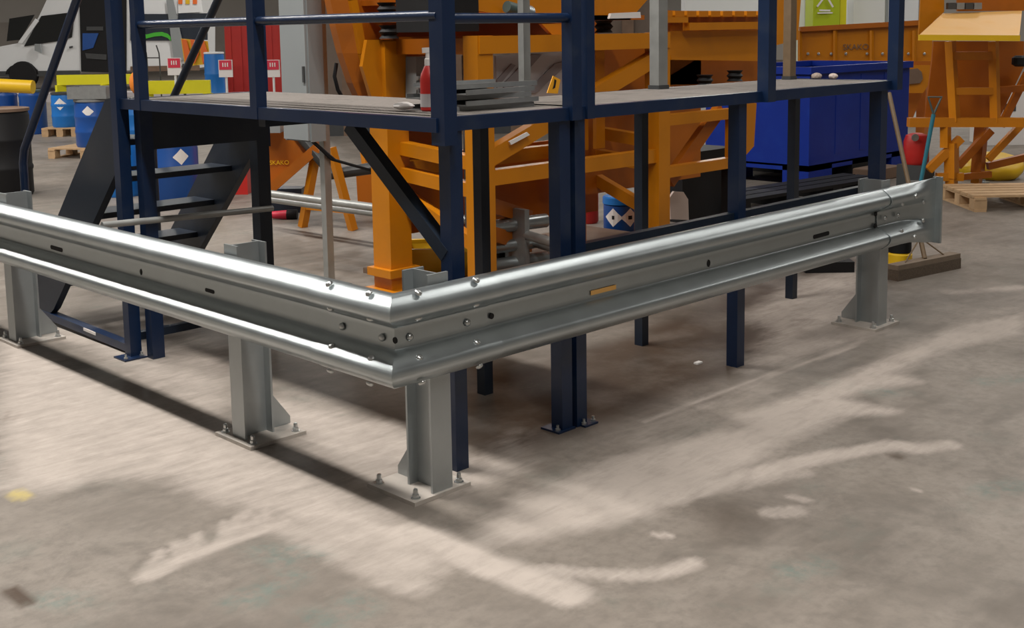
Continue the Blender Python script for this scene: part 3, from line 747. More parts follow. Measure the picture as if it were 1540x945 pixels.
for da in (-.55, .40, .5): 
    bm = NB(); a = av+da; box(bm, -.006, .006, -.02, .02, -.03, .03)
    bmesh.ops.transform(bm, matrix=Matrix.Translation((c.x+.140*math.cos(a), c.y+.140*math.sin(a), c.z+.12))@Matrix.Rotation(a, 4, 'Z')@Matrix.Scale(.5, 4), verts=bm.verts[:]); obj('print', bm, 'black', cn)
p = PZ(884, 335)
rc = thing('gas_cylinder', p, 'dark red cylinder standing behind the navy centre leg', 'cylinder')
obj('body', lathe(NB(), p, [(.08, 0), (.09, .02), (.09, .42), (.075, .49), (.04, .53)], 20), 'red', rc, smooth=True); obj('valve', lathe(NB(), p+V((0, 0, .53)), [(.03, 0), (.03, .06)], 10), 'mgrey', rc)
# yellow tub
tb = thing('yellow_tub', (2.72, 2.86, 0), 'yellow plastic tub on the floor beneath the orange frame', 'tub')
ta = V((2.42, 2.88, 0)); tw = .50; td = .36
def rr(i, z):
    o_ = ta+V((0, 0, z)); return [o_+EH*i+DH*i, o_+EH*(tw-i)+DH*i, o_+EH*(tw-i)+DH*(td-i), o_+EH*i+DH*(td-i)]
bm = NB(); rg = [[bm.verts.new(p) for p in q] for q in (rr(.04, 0), rr(0, .21), rr(.012, .21), rr(.05, .02))]
for A_, B_ in zip(rg, rg[1:]):
    for k in range(4): bm.faces.new((A_[k], A_[(k+1) % 4], B_[(k+1) % 4], B_[k]))
bm.faces.new(rg[0]); bm.faces.new(rg[-1]); obj('body', bm, 'yellow', tb)
bm = NB(); o_ = rr(-.02, .20); n_ = rr(.015, .20)
for k in range(4): prism(bm, [o_[k], o_[(k+1) % 4], n_[(k+1) % 4], n_[k]], (0, 0, .022))
obj('rim', bm, 'yellow', tb)

# ------------------------------------------------------------------ broom and shovel at the right end
br = thing('push_broom', (5.05, .62, 0), 'push broom with brown bristle head standing beyond the barrier end', 'broom')
a = PZ(1352, 424); b2 = PZ(1446, 404); ax = (b2-a).normalized(); c = (a+b2)/2; sd = V((-ax.y, ax.x, 0)); hl = (b2-a).length/2
c = c+sd*.05
obj('bristles', obox(NB(), c, ax, sd, V((0, 0, 1)), hl, .045, .07), 'bristle', br, bevel=.01)
obj('block', obox(NB(), c+V((0, 0, .07)), ax, sd, V((0, 0, 1)), hl, .04, .03), 'brushw', br, bevel=.006)
h0 = c+V((0, 0, .10)); h1 = PX(1337, 140, 5.25); hm = h0.lerp(h1, .12)
obj('handle', tube(NB(), [h0, h1], .015, 10), 'stick', br, smooth=True)
for s in (-.2, .2): obj('stay', tube(NB(), [h0+ax*s, hm], .005, 6), 'stick', br)
sv = thing('shovel', PD(1380, 300, 10.2), 'D-handled shovel with teal shaft standing behind the barrier end', 'shovel')
s0 = PD(1386, 268, 10.2); s1 = PD(1404, 172, 10.2); sdir = (s1-s0).normalized()
obj('shaft', tube(NB(), [s0-sdir*.06, s1], .018, 10), 'teal', sv, smooth=True)
g0, g1 = PD(1396, 146, 10.2), PD(1416, 146, 10.2)
obj('handle', tube(NB(), [s1, g0, g1, s1], .011, 8, False), 'tealg', sv, smooth=True)
bl_c = s0-sdir*.06; fl_ = V((bl_c.x, bl_c.y, 0))-sdir.cross(V((0, 0, 1)))*0
bm = NB(); q0 = bl_c; q1 = V((bl_c.x-sdir.x*.2, bl_c.y-sdir.y*.2, .005))
prism(bm, [q0-EH*.10+V((0, 0, .04)), q0+EH*.10+V((0, 0, .04)), q1+EH*.11, q1-EH*.11], DH*.006); obj('blade', bm, 'mgrey', sv)

# black and yellow machine foot near the right barrier post
p = PZ(1352, 397); bf = thing('bollard', p, 'short bollard with yellow base and black top by the right barrier post', 'bollard')
obj('base', lathe(NB(), p, [(.085, 0), (.085, .07), (.07, .085)], 20), 'yellow', bf, smooth=True); obj('body', lathe(NB(), p+V((0, 0, .085)), [(.078, 0), (.078, .16), (.06, .18)], 20), 'black', bf, smooth=True)

# ------------------------------------------------------------------ pallets
def pallet(loc, rz, label, sx=1.0, sy=.8, group='wooden pallets'):
    t = thing('wooden_pallet', loc, label, 'pallet', group); L = V(loc); R_ = Matrix.Rotation(rz, 3, 'Z')
    e1 = R_@V((1, 0, 0)); e2 = R_@V((0, 1, 0)); Zv = V((0, 0, 1))
    for k in range(5): obj('deck_board', obox(NB(), L+e2*((k-2)*sy/5.0)+Zv*.122, e1, e2, Zv, sx/2, sy/13, .02), 'wood', t)
    for k in (-1, 0, 1):
        obj('bottom_board', obox(NB(), L+e1*(k*(sx/2-.06)), e1, e2, Zv, .05, sy/2, .02), 'wood', t)
        obj('cross_board', obox(NB(), L+e1*(k*(sx/2-.06))+Zv*.102, e1, e2, Zv, .05, sy/2, .02), 'wood', t)
        for j in (-1, 0, 1): obj('block', obox(NB(), L+e1*(k*(sx/2-.06))+e2*(j*(sy/2-.06))+Zv*.02, e1, e2, Zv, .055, .055, .082), 'wood', t)
    return t
rzv = math.atan2(EH.y, EH.x)
pp = PZ(1462, 320); pallet(tuple(pp+EH*.62+DH*.42), rzv, 'wooden pallet on the floor at the right edge of the picture', 1.2, .8)

# ------------------------------------------------------------------ right-hand machines
DM = 10.9
m3 = thing('discharge_station', PD(1450, 292, DM), 'orange discharge station with sloping tray and ladder frame on screw feet', 'machine')
def q3(px, py, d=DM): return PD(px, py, d)
def mb(name, a, b_, w_, m='orange', d=DM, h_=None, par=None): return beam(name, q3(*a, d), q3(*b_, d), w_, h_ or w_, m, par or m3, None, .006)
# sloping tray, pale with dust
bm = NB(); e = [q3(1382, 53, DM-.55), q3(1533, 54, DM-.55), q3(1537, 16, DM+.2), q3(1418, 20, DM+.2)]
prism(bm, e, (0, 0, -.02)); obj('tray', bm, 'orangep', m3)
beam('tray_lip', e[0]+V((0, 0, -.02)), e[1]+V((0, 0, -.02)), .04, .05, 'yellow', m3)
bm = NB(); prism(bm, [q3(1382, 52, DM+.1), q3(1420, 18, DM+.25), q3(1420, -40, DM+.25), q3(1387, -40, DM+.1)], DH*.03); obj('cheek_plate', bm, 'orange', m3)
bm = NB(); prism(bm, [q3(1440, -10, DM+.3), q3(1545, -12, DM+.3), q3(1545, 16, DM+.3), q3(1440, 17, DM+.3)], DH*.03); obj('back_plate', bm, 'orange2', m3)
for k in range(4):
    c = q3(1430+k*13, 14, DM+.18); obj('bracket', obox(NB(), c, EH, DH, V((0, 0, 1)), .035, .03, .06), 'mgrey' if k % 2 else 'dgrey', m3)
mb('upright', (1429, 62), (1436, 183), .085, h_=.07); mb('upright', (1494, 62), (1497, 183), .075, h_=.07)
mb('rung', (1431, 84), (1493, 84), .06, h_=.075); mb('rung', (1434, 137), (1495, 137), .06, h_=.065)
bm = NB(); prism(bm, [q3(1404, 62, DM+.45), q3(1540, 62, DM+.45), q3(1540, 100, DM+.45), q3(1500, 185, DM+.45), q3(1390, 185, DM+.45), q3(1402, 90, DM+.45)], DH*.03); obj('back_plate', bm, 'orange2', m3)
mb('beam', (1366, 184), (1545, 184), .09, h_=.085)
mb('beam', (1497, 136), (1545, 132), .06, 'orange2', DM+.2)
mb('leg', (1422, 190), (1422, 222), .075); mb('leg', (1431, 215), (1431, 268), .10); mb('leg', (1431, 268), (1431, 285), .085)
mb('leg', (1476, 190), (1470, 262), .10, 'orange2', DM+.6); mb('leg', (1470, 262), (1468, 276), .08, 'orange', DM+.6)
mb('beam', (1408, 266), (1448, 266), .06, h_=.075); mb('beam', (1448, 266), (1490, 262), .06, 'orange2', DM+.5)
mb('diagonal_brace', (1396, 256), (1445, 208), .07); mb('diagonal_brace', (1486, 240), (1535, 188), .06, 'orange', DM+.3); mb('diagonal_brace', (1440, 250), (1490, 196), .07, 'orange2', DM+.5)
mb('beam', (1485, 250), (1545, 236), .07, 'orange2', DM+.6); mb('diagonal_brace', (1505, 190), (1545, 110), .06, 'orange2', DM+.3)
for px, py, d in ((1430, 285, DM), (1467, 274, DM+.6), (1480, 270, DM+.9)):
    c = q3(px, py, d); obj('screw_foot', lathe(NB(), V((c.x, c.y, 0)), [(.05, 0), (.05, .015), (.015, .02), (.015, c.z)], 12), 'galv', m3)
bm = NB(); lathe(bm, q3(1535, 100, DM), [(.05, 0), (.08, .02), (.08, .08), (.05, .1)], 14); obj('rubber_mount', bm, 'black', m3)

DT = 14.8
m2 = thing('feeder_trough', PD(1300, 235, DT), 'long orange bolted feeder trough behind the blue bin', 'machine')
def q2(px, py, d=DT): return PD(px, py, d)
bm = NB(); prism(bm, [q2(1203, 45), q2(1402, 34), q2(1402, 92), q2(1203, 92)], DH*.04); obj('side_wall', bm, 'orange', m2)
beam('top_flange', q2(1203, 44, DT-.03), q2(1402, 33, DT-.03), .09, .06, 'orange2', m2)
for px in (1203, 1256, 1311, 1375): beam('rib', q2(px, 46, DT-.04), q2(px, 92, DT-.04), .05, .03, 'orange', m2)
for px in (1215, 1231, 1250, 1272, 1304, 1327, 1366, 1390):
    b = NB(); dome(b, q2(px, 81, DT-.03), -DH, .02, .015); obj('bolt', b, 'bolt', m2)
text_mesh('SKAKO', .10, 'brownw', m2, facing(q2(1287, 71, DT-.02), EH, V((0, 0, 1))))
bm = NB()  # bracket with rounded opening below the wall
prism(bm, [q2(1340, 92, DT-.2), q2(1402, 92, DT-.2), q2(1402, 100, DT-.2), q2(1340, 100, DT-.2)], DH*.04); obj('bracket', bm, 'orange2', m2)
op = [q2(x, y, DT-.25) for x, y in [(1362,105),(1380,103),(1386,108),(1388,118),(1384,125),(1362,127)]]
bm = NB(); prism(bm, [q2(x, y, DT-.22) for x, y in [(1340,98),(1399,98),(1396,128),(1388,140),(1340,140)]], DH*.03); obj('bracket', bm, 'orange', m2)
bm = NB(); prism(bm, op, DH*.02); obj('opening', bm, 'brownw', m2)
bm = NB(); prism(bm, [q2(1340,140,DT+.1), q2(1388,140,DT+.1), q2(1372,180,DT+.1), q2(1340,190,DT+.1)], DH*.03); obj('lower_plate', bm, 'orange2', m2)
for px in (1215, 1300, 1390): beam('leg', q2(px, 92, DT+.4), V((q2(px, 92, DT+.4).x, q2(px, 92, DT+.4).y, 0)), .12, .12, 'orange2', m2)
bm = NB(); prism(bm, [q2(1160,-20,DT-.6), q2(1206,-20,DT-.6), q2(1200,60,DT-.6), q2(1160,70,DT-.6)], DH*.05); obj('end_plate', bm, 'orange', m2)
# red motor
mo = thing('electric_motor', PD(1378, 246, 11.3), 'red motor with grey badge between the blue bin and shovel', 'motor')
c = PD(1378, 222, 11.3); bm = NB(); lathe(bm, c-V((0, 0, .16)), [(.10, 0), (.12, .03), (.12, .22), (.10, .28), (.05, .30)], 20); obj('body', bm, 'red', mo, smooth=True)
obj('badge', lathe(NB(), PD(1376, 207, 11.16), [(.035, 0), (.035, .01)], 12, True, -DH), 'mgrey', mo)
obj('base', box(NB(), c.x-.13, c.x+.13, c.y-.13, c.y+.13, 0, c.z-.16), 'dgrey', mo)

# lime cabinet, white cabinets and far boxes on the right
lc = thing('lime_cabinet', PD(1240, 110, 19), 'lime green cabinet with white recycling mark beyond the trough', 'cabinet')
def cab(parent, px0, px1, d, h, m, name='body', z0=0, th=.5, bev=.01):
    a = PD(px0, 60, d); b_ = PD(px1, 60, d); c = (a+b_)/2+DH*(th/2); c.z = z0
    return obj(name, obox(NB(), c, EH, DH, V((0, 0, 1)), (b_-a).length/2, th/2, h), m, parent, bevel=bev)
cab(lc, 1222, 1262, 19, 2.4, 'green'); cab(lc, 1262.5, 1272, 19.1, 2.4, 'lime', 'side_panel', 0, .4)
cc = PD(1241, 8, 18.97)
for k in range(3):
    a0 = math.pi/2+k*2*math.pi/3; a1 = a0+2*math.pi/3
    pa_ = cc+EH*(.13*math.cos(a0+.25))+V((0, 0, .11*math.sin(a0+.25))); pb_ = cc+EH*(.13*math.cos(a1-.35))+V((0, 0, .11*math.sin(a1-.35)))
    beam('mark', pa_, pb_, .012, .028, 'label', lc, None, 0)
beam('mark', cc+EH*-.12+V((0, 0, -.12)), cc+EH*.12+V((0, 0, -.12)), .012, .02, 'label', lc, None, 0)
for px0, px1, d, lab in ((1197, 1216, 20.4, 'narrow white cabinet left of the lime cabinet'), (1283, 1336, 20, 'tall white cabinet with grey door edge right of the lime cabinet'), (1342, 1386, 20.5, 'white cabinet behind the orange cheek plate'), (1030, 1150, 22, 'wide white container seen above the toothed lip')):
    c = PD((px0+px1)/2, 110, d); c.z = 0
    t = thing('white_cabinet', c, lab, 'cabinet', 'white cabinets far right')
    cab(t, px0, px1, d, 2.5, 'white'); cab(t, px1-5, px1-1, d-.02, 2.2, 'grey', 'door_edge', .1, .05, 0)
for px0, px1, d, h, lab in ((1490, 1560, 15.5, .75, 'white box with dark print low behind the discharge station'),):
    c = PD((px0+px1)/2, 200, d); c.z = 0
    t = thing('white_box', c, lab, 'box'); cab(t, px0, px1, d, h, 'label', 'carton', 0, .6)
    for k in range(3): cab(t, 1502+k*12, 1508+k*12, d-.01, .1, 'dgrey', 'print', .45, .02, 0)
yy = PZ(1515, 275); bm = NB(); random.seed(5)
bmesh.ops.create_icosphere(bm, subdivisions=3, radius=.33)
for v in bm.verts: v.co = V((v.co.x*(1+.12*math.sin(7*v.co.y)), v.co.y, max(-.1, v.co.z*.45+.03*math.sin(9*v.co.x))))+yy+V((.3, .3, .1))
one('yellow_sack', bm, 'yellow', yy, 'slumped dull yellow sack on floor behind the discharge station', 'sack', smooth=True)

# ------------------------------------------------------------------ small orange hopper on the left
sm = thing('small_hopper', (3.5, 5.2, 0), 'small orange hopper on splayed legs behind the grey strut', 'hopper')
DS = 9.7
def qs(px, py, d=DS): return PD(px, py, d)
bm = NB(); prism(bm, [qs(393,197), qs(476,190), qs(476,222), qs(447,252), qs(412,286), qs(393,282)], DH*.5); obj('hopper_body', bm, 'orange2', sm)
bm = NB(); bar(bm, qs(478,222,DS-.05), qs(404,287,DS-.05), .10, .08); obj('hopper_lip', bm, 'brownw' if False else 'orange2', sm)
text_mesh('SKAKO', .05, 'yellow', sm, facing(qs(420,245,DS-.012), EH, V((0, 0, 1))))
for a, b_, d in (((477,220),(455,338),DS),((498,222),(531,346),DS-.2),((548,225),(560,318),DS+.9)):
    pt, pb2 = qs(*a, d), qs(*b_, d); pb2.z = 0; beam('leg', pt, pb2, .06, .06, 'orange', sm)
beam('cross_bar', qs(457, 309), qs(530, 316, DS-.2), .05, .06, 'orange', sm)
bm = NB(); prism(bm, [qs(535,255,DS+.8), qs(590,250,DS+.8), qs(586,305,DS+.8), qs(538,305,DS+.8)], DH*.04); obj('side_plate', bm, 'orange2', sm)
obj('duct', tube(NB(), [qs(440,190), qs(500,262,DS-.1), qs(560,253,DS-.1)], .05, 10), 'dgrey', sm, smooth=True)
obj('navy_base', obox(NB(), V((*PD(430, 290, 10.6).xy, 0)), EH, DH, V((0, 0, 1)), .16, .1, .22), 'navyd', sm)
obj('vent_box', obox(NB(), qs(406, 199, DS-.1), EH, DH, V((0, 0, 1)), .10, .08, .14), 'grey', sm, bevel=.006)
for k, (lab, dz) in enumerate((('upper of two grey conduits crossing behind the orange leg', .34), ('lower of two grey conduits crossing behind the orange leg', .27))):
    p0 = PZ(395, 290+k*8, dz); p1 = PZ(720, 333+k*8, dz); t = thing('conduit', (p0.x, p0.y, 0), lab, 'pipe', 'conduits behind the orange leg')
    obj('pipe', tube(NB(), [p0, p1, PZ(835, 366+k*8, dz)], .03, 10), 'galv2', t, smooth=True)
    for q_ in (p0, p1): obj('stand', tube(NB(), [V((q_.x, q_.y, 0)), V((q_.x, q_.y, dz-.03))], .015, 8), 'galv2', t)
# red and black tool on the floor
p = PZ(425, 330); tl = thing('power_tool', p, 'red and black tool lying on the floor near the hopper', 'tool')
obj('body', tube(NB(), [p+V((0, 0, .04))-EH*.10, p+V((0, 0, .04))+EH*.04], [.03, .042], 10), 'pink', tl, smooth=True); obj('handle', tube(NB(), [p+V((0, 0, .04))+EH*.04, p+V((0, 0, .04))+EH*.13], .045, 10), 'black', tl, smooth=True)
# red bag and yellow strip between stairs and leg
p = PZ(352, 293); rb = thing('red_bag', p, 'red bag with white stripe behind the stairs', 'bag')
bm = NB(); prism(bm, [p+EH*-.14, p+EH*.14, p+EH*.14+V((0, 0, .55)), p+EH*.02+V((0, 0, .6)), p+EH*-.14+V((0, 0, .35))], DH*.2); obj('body', bm, 'red', rb, bevel=.03, seg=2)
obj('stripe', bar(NB(), p-DH*.012+EH*-.06+V((0, 0, .15)), p-DH*.012+EH*.08+V((0, 0, .38)), .01, .03), 'label', rb)
p = PZ(329, 309); ys = thing('yellow_stand', p, 'narrow yellow wedge stand between the stairs and red bag', 'stand')
obj('plate', prism(NB(), [p-EH*.14, p-EH*.02, p+EH*.12+V((0, 0, .55)), p+EH*.04+V((0, 0, .55))], DH*.05), 'yellow', ys); obj('foot', obox(NB(), p-EH*.05, EH, DH, V((0, 0, 1)), .12, .08, .02), 'yellow', ys)

# ------------------------------------------------------------------ drums
def drum(loc, r, h, m, label, lid='dgrey', group='plastic drums', hoops=(.33, .66), hm=None, lab=None):
    t = thing('plastic_drum', loc, label, 'drum', group); c = V(loc)
    pr = [(r*.94, 0), (r, .03)]
    for k in hoops: pr += [(r, h*k-.03), (r*1.03, h*k-.012), (r*1.03, h*k+.012), (r, h*k+.03)]
    pr += [(r, h-.06), (r*.95, h-.01)]
    obj('body', lathe(NB(), c, pr, 26), m, t, smooth=True)
    obj('lid', lathe(NB(), c+V((0, 0, h-.012)), [(r*1.02, 0), (r*1.02, .03), (r*.9, .035), (r*.88, .02)], 26), lid, t, smooth=True)
    if hm:
        for k in hoops: obj('hoop', lathe(NB(), c+V((0, 0, h*k-.02)), [(r*1.04, 0), (r*1.045, .02), (r*1.04, .04)], 26, False), hm, t)
    if lab is not None: wrap_label(c, r, c.z+h*lab[1], lab[2], av+lab[0], 'label', t)
    return t
p = PZ(243, 305); drum(tuple(p+DH*.29), .29, .56, 'drum', 'dark blue drum with white diamond label seen under the platform by the stairs', 'mgrey', hoops=(.5,), hm='black', lab=(.72, .78, .16))
p = PZ(168, 300); drum(tuple(p+DH*.32), .22, .58, 'drum2', 'lighter blue drum half hidden by the near stair stringer', 'mgrey', hoops=(.5,), hm='black')
p = PZ(-14, 300); drum(tuple(p+DH*.3), .30, .88, 'black', 'black oil drum at the left edge behind the barrier', 'brownw', hoops=(.33, .66))
ppal = PZ(104, 240); pz = rzv-.25
pl1 = ppal+EH*.30+DH*.45; pallet(tuple(pl1), pz, 'wooden pallet under the near blue drums on the left', 1.1, .9)
for dx, dy, mm, lab in ((-.06, -.12, 'drum', 'front dark blue drum with white label on the near pallet'), (.42, .10, 'drum2', 'bright blue drum on the near pallet half behind the stringer'), (-.22, .36, 'drum', 'rear dark blue drum on the near pallet')):
    q = pl1+EH*dx+DH*dy; drum((q.x, q.y, .142), .24, .62, mm, lab, 'mgrey', lab=(.05, .78, .15) if dy == -.12 else None)
q = pl1+EH*-.06+DH*-.12; ct = thing('grey_crate', (q.x, q.y, .79), 'open grey crate resting on top of the front blue drum', 'crate')
for s, e_, f_ in ((-.2, DH, EH), (.2, DH, EH)): obj('side', obox(NB(), V((q.x, q.y, .79))+e_*s, f_, e_, V((0, 0, 1)), .26, .012, .16), 'mgrey', ct)
for s in (-.25, .25): obj('side', obox(NB(), V((q.x, q.y, .79))+EH*s, DH, EH, V((0, 0, 1)), .19, .012, .16), 'mgrey', ct)
obj('base', obox(NB(), V((q.x, q.y, .79)), EH, DH, V((0, 0, 1)), .25, .2, .01), 'mgrey', ct)
q = pl1+EH*.50+DH*.02; bm = NB(); bmesh.ops.create_icosphere(bm, subdivisions=2, radius=.14)
for v in bm.verts: v.co = V((v.co.x*.7, v.co.y*.7, v.co.z*1.15))+V((q.x, q.y, .98))
one('orange_sack', bm, 'sacktop', (q.x, q.y, .82), 'orange cloth bundle on the bright blue drum beside the stair post', 'bundle', smooth=True)
pf = PZ(66, 207); pallet(tuple(pf+EH*.22+DH*.4), rzv, 'far wooden pallet under the pale blue drum on the left', .6, .6)
q = pf+EH*.22+DH*.4; drum((q.x, q.y, .142), .21, .55, 'drum2', 'pale blue open drum with white label on the far pallet', 'dgrey', lab=(0, .7, .2))
for k, px in enumerate((-10, 34)):
    q = PZ(px, 205)+DH*.5; drum((q.x, q.y, .0),       .215, .72, 'drum', ('leftmost wide blue tub behind the black oil drum', 'wide blue tub second from left, behind the handrail')[k], 'tealg', 'wide blue tubs', hoops=(.9,))
q0 = PD(-12, 128, 17.4); q1 = PD(50, 131, 17.4); tube1 = one('drain_pipe', tube(NB(), [q0, q0.lerp(q1, .5), q1], .10, 12), 'yellow', q1, 'dull yellow pipe lying across the wide blue tubs', 'pipe', smooth=True)

# lime barriers
def barrier_y(px0, px1, py0, py1, d, lab, legs):
    c = PD((px0+px1)/2, py1, d); t = thing('yellow_barrier', (c.x, c.y, 0), lab, 'barrier', 'lime yellow barriers')
    zt = PD((px0+px1)/2, py0, d).z; zb = PD((px0+px1)/2, py1, d).z
    a = PD(px0, py0, d); b_ = PD(px1, py0, d); h = zt-zb
    for p_ in (a, b_): p_.z = (zt+zb)/2
    beam('rail', a, b_, .08, h, 'lime', t)
    for px in legs: l = PD(px, py0, d); beam('leg', V((l.x, l.y, 0)), V((l.x, l.y, zb)), .16, .08, 'lime', t)
barrier_y(86, 216, 112, 127, 20, 'lime yellow barrier left, below the white van', (90, 158, 212))
barrier_y(218, 316, 121, 141, 20.6, 'lime yellow barrier right, behind the platform deck', (222, 312))

# ------------------------------------------------------------------ van
DV = 36.
def qv(px, py, d=DV): return PD(px, py, d)
van = thing('panel_van', V((*qv(150, 120).xy, 0)), 'white panel van with navy band and open side door on the left', 'van')
dep = DH*1.9
bm = NB(); prism(bm, [qv(*p) for p in [(-60,112),(-60,92),(-40,80),(0,70),(30,62),(60,22),(40,-2),(75,-10),(330,-10),(330,114),(120,110)]][:0] or [qv(*p) for p in [(-70,112),(-70,95),(-45,82),(0,70),(32,64),(58,26),(72,-4),(120,-10),(300,-12),(300,102),(120,109)]], dep); obj('body', bm, 'white', van, bevel=.03)
def vp(name, pts, m, d=DV-.04, th=.03): bm = NB(); prism(bm, [qv(*p, d) for p in pts], DH*th); return obj(name, bm, m, van)
vp('windscreen', [(10,62),(14,28),(52,22),(30,60)], 'glass', DV-.02); vp('side_window', [(36,70),(62,24),(112,18),(108,56),(92,61),(60,66)], 'glass', DV-.05)
vp('pillar', [(27,64),(33,66),(58,32),(53,28)], 'white', DV-.09)
vp('door_interior_shade', [(119,-8),(190,-8),(190,110),(122,108)], 'black', DV-.05)  # black panel on the body, painted as the dark interior behind the door
for a in ([(124,50),(148,50),(140,72),(124,76)],): vp('stored_box', a, 'drum', DV-.08)
vp('stored_shelf', [(128,80),(160,82),(160,90),(130,88)], 'dgrey', DV-.08); vp('stored_shelf', [(130,40),(155,40),(155,46),(130,46)], 'dgrey', DV-.08)
vp('navy_band', [(196,21),(266,21),(266,61),(196,61)], 'navyd', DV-.05); vp('navy_band', [(268,20),(312,20),(312,60),(268,60)], 'navyd', DV-.05)
sw = [(203,42),(210,50),(220,52),(232,49),(243,48),(252,51),(257,56)]; vp('green_stripe', [(x, y) for x, y in sw]+[(x, y+6) for x, y in sw[::-1]], 'gstripe', DV-.09)
vp('door_rail', [(250,0),(260,-2),(280,88),(262,96)], 'grey', DV-.12); vp('rear_panel', [(268,-6),(302,-6),(305,18),(268,20)], 'white', DV-.06)
for k in range(3): vp('chevron', [(268+k*11,-2),(274+k*11,-2),(274+k*11,6),(268+k*11,6)], 'chev' if k != 1 else 'yellow', DV-.1)
obj('wheel', lathe(NB(), qv(34, 113, DV-.1)+DH*0, [(.40, 0), (.42, .02), (.42, .2), (.40, .22)], 24, True, DH), 'black', van, smooth=True)
arc = [(8,112)]+[(33-25*math.cos(a), 112-17*math.sin(a)) for a in np.linspace(0, math.pi, 9)]+[(60,112)]
vp('wheel_arch', arc, 'black', DV-.06); vp('sill', [(-70,108),(120,106),(120,114),(-70,116)], 'dgrey', DV-.06); vp('sill', [(196,100),(300,98),(300,106),(196,108)], 'brownw', DV-.06)
vp('door_mirror', [(52,66),(60,66),(62,80),(52,76)], 'grey', DV-.2, .1); vp('door_handle', [(104,70),(109,69),(109,72),(104,73)], 'dgrey', DV-.08)
kb = one('kerb', bar(NB(), V((*qv(-80, 110, 30).xy, .11)), V((*qv(330, 110, 30).xy, .11)), .5, .22), 'sheet', V((*qv(100, 110, 30).xy, 0)), 'long low grey kerb in front of the white van', 'kerb')

# things beyond the barriers: chevron trailer board, red container, blue drum, signs, trolley
cv = thing('chevron_board', V((*PD(292, 100, 25).xy, 0)), 'orange and yellow chevron board behind the stair handrail', 'board')
def flat(parent, name, pts, m, d, th=.04): bm = NB(); prism(bm, [PD(*p, d) for p in pts], DH*th); return obj(name, bm, m, parent)
flat(cv, 'panel', [(272,58),(312,62),(316,96),(278,100)], 'yellow', 25)
for k in range(3): flat(cv, 'stripe', [(273+k*13,59),(280+k*13,60),(286+k*13,80),(279+k*13,97)], 'chev', 24.95, .03)
for px in (276, 312): beam('leg', V((*PD(px, 98, 25).xy, 0)), PD(px, 96, 25), .04, .04, 'dgrey', cv)
rcn = thing('red_container', V((*PD(380, 110, 26).xy, 0)), 'red steel container behind the handrail post', 'container')
a = PD(338, 60, 26); b_ = PD(430, 60, 26); c = (a+b_)/2+DH*.8; c.z = 0
obj('body', obox(NB(), c, EH, DH, V((0, 0, 1)), (b_-a).length/2, .8, 1.95), 'red', rcn, bevel=.02)
for k in range(6): obj('rib', obox(NB(), a.lerp(b_, (k+.5)/6)*1+V((0, 0, -a.z+.1)), EH, DH, V((0, 0, 1)), .03, .02, 1.7), 'red', rcn)
q = PD(322, 92, 24); drum((q.x, q.y, 0), .20, 1.25, 'drum2', 'tall light blue drum beside the red container', 'white', hoops=(.33, .66))
for k, (px, py, d, lab) in enumerate(((263, 100, 20.5, 'red and white sign board left, in front of the van'), (340, 103, 20.5, 'red and white sign board before the red container'), (411, 103, 20.5, 'red and white sign board beside the grey cabinet'))):
    c = PD(px, py, d); t = thing('sign_stand', (c.x, c.y, 0), lab, 'sign', 'red and white signs')
    obj('pole', tube(NB(), [(c.x, c.y, 0), (c.x, c.y, c.z)], .02, 8), 'white', t)
    obj('base', lathe(NB(), (c.x, c.y, 0), [(.16, 0), (.16, .03), (.03, .05)], 16), 'white', t)
    obj('board', obox(NB(), V((c.x, c.y, c.z-.15))-DH*.03, EH, DH, V((0, 0, 1)), .12, .01, .30), 'label', t)
    obj('red_panel', obox(NB(), V((c.x, c.y, c.z-.02))-DH*.045, EH, DH, V((0, 0, 1)), .105, .005, .16), 'pink', t)
    for s in (-.04, 0, .04): obj('print', obox(NB(), V((c.x, c.y, c.z+.03))-DH*.052+EH*s, EH, DH, V((0, 0, 1)), .009, .003, .07), 'label', t)
tr = thing('hand_trolley', V((*PD(230, 110, 20.8).xy, 0)), 'thin dark wire trolley frame in front of the van', 'trolley')
for x in (222, 241): obj('upright', tube(NB(), [V((*PD(x, 110, 20.8).xy, .02)), PD(x-1, 90, 20.8), PD(x-2, 80, 20.8), PD(x-6, 68, 20.8)], .012, 6), 'dgrey', tr)
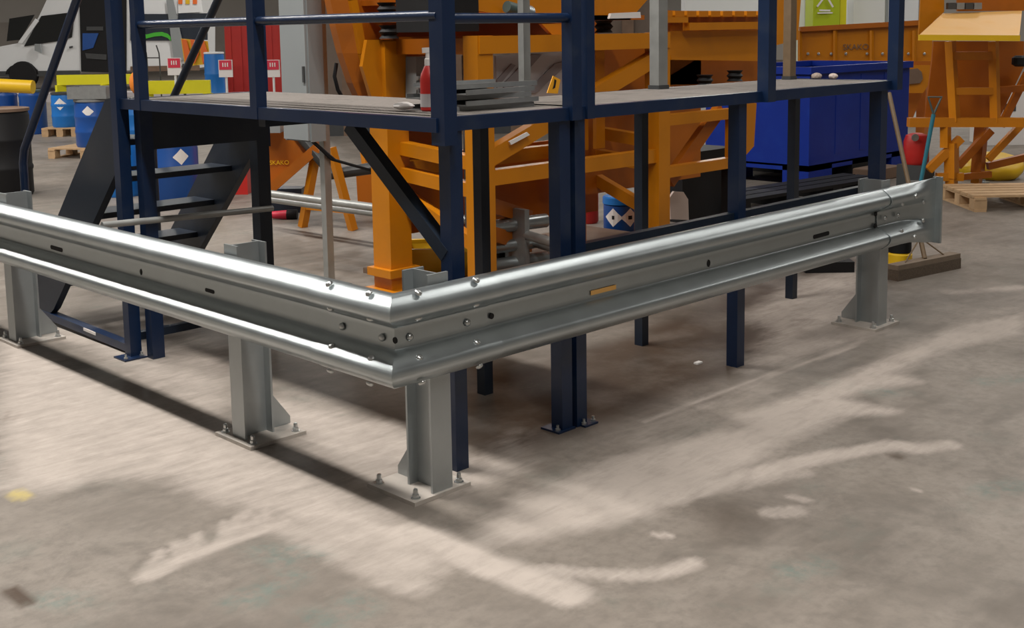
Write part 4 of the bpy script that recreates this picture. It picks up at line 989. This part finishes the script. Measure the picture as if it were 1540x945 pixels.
obj('cross_bar', tube(NB(), [PD(221, 87, 20.8), PD(240, 87, 20.8)], .010, 6), 'dgrey', tr); obj('cross_bar', tube(NB(), [V((*PD(221, 110, 20.8).xy, .05)), V((*PD(241, 110, 20.8).xy, .05))], .012, 6), 'dgrey', tr)
# small paper scrap on the floor
p = PZ(1050, 547); one('paper_scrap', box(NB(), p.x-.02, p.x+.02, p.y-.012, p.y+.012, 0, .008), 'label', p, 'small white scrap on the dark floor under the walkway', 'scrap')

pw = thing('partition_wall', V((*PD(620, 200, 18.6).xy, 0)), 'brown block partition wall standing far behind the orange feeder', 'partition')
a = PD(484, 150, 18.6); b_ = PD(985, 150, 18.6); c = (a+b_)/2; c.z = 0
obj('wall_panel', obox(NB(), c, EH, DH, V((0, 0, 1)), (b_-a).length/2, .08, 2.6), mat('brown_block_partition', (.15, .115, .092), .85, 0, .3, 2.5), pw)
obj('plinth', obox(NB(), c-DH*.1, EH, DH, V((0, 0, 1)), (b_-a).length/2, .03, .35), 'dgrey', pw)
for k in range(6):
    q = a.lerp(b_, (k+.5)/6); q.z = 0; obj('pilaster', obox(NB(), q-DH*.1, EH, DH, V((0, 0, 1)), .09, .04, 2.6), 'brownw', pw)

# black plastic pallet in front of the blue bin
bp_ = PZ(1112, 326); bq_ = PZ(1332, 288); e_ = (bq_-bp_).normalized(); f_ = V((-e_.y, e_.x, 0)); ln_ = (bq_-bp_).length
mid = (bp_+bq_)/2+f_*.25
t = thing('plastic_pallet', mid, 'long black plastic pallet on the floor before the blue bin', 'pallet')
for k in range(3): obj('deck_board', obox(NB(), mid+f_*((k-1)*.165)+V((0, 0, .11)), e_, f_, V((0, 0, 1)), ln_/2, .07, .03), 'black', t)
for k in range(4): obj('runner', obox(NB(), mid+e_*((k-1.5)*ln_/3.3), e_, f_, V((0, 0, 1)), .07, .235, .11), 'black', t)
p = PZ(1250, 412); t = thing('rubber_block', p, 'low black rubber block on the floor left of the right barrier post', 'block')
obj('body', obox(NB(), p+DH*.15, EH, DH, V((0, 0, 1)), .16, .12, .07), 'black', t, bevel=.012); obj('grip', obox(NB(), p+DH*.15+V((0, 0, .07)), EH, DH, V((0, 0, 1)), .08, .03, .03), 'black', t)
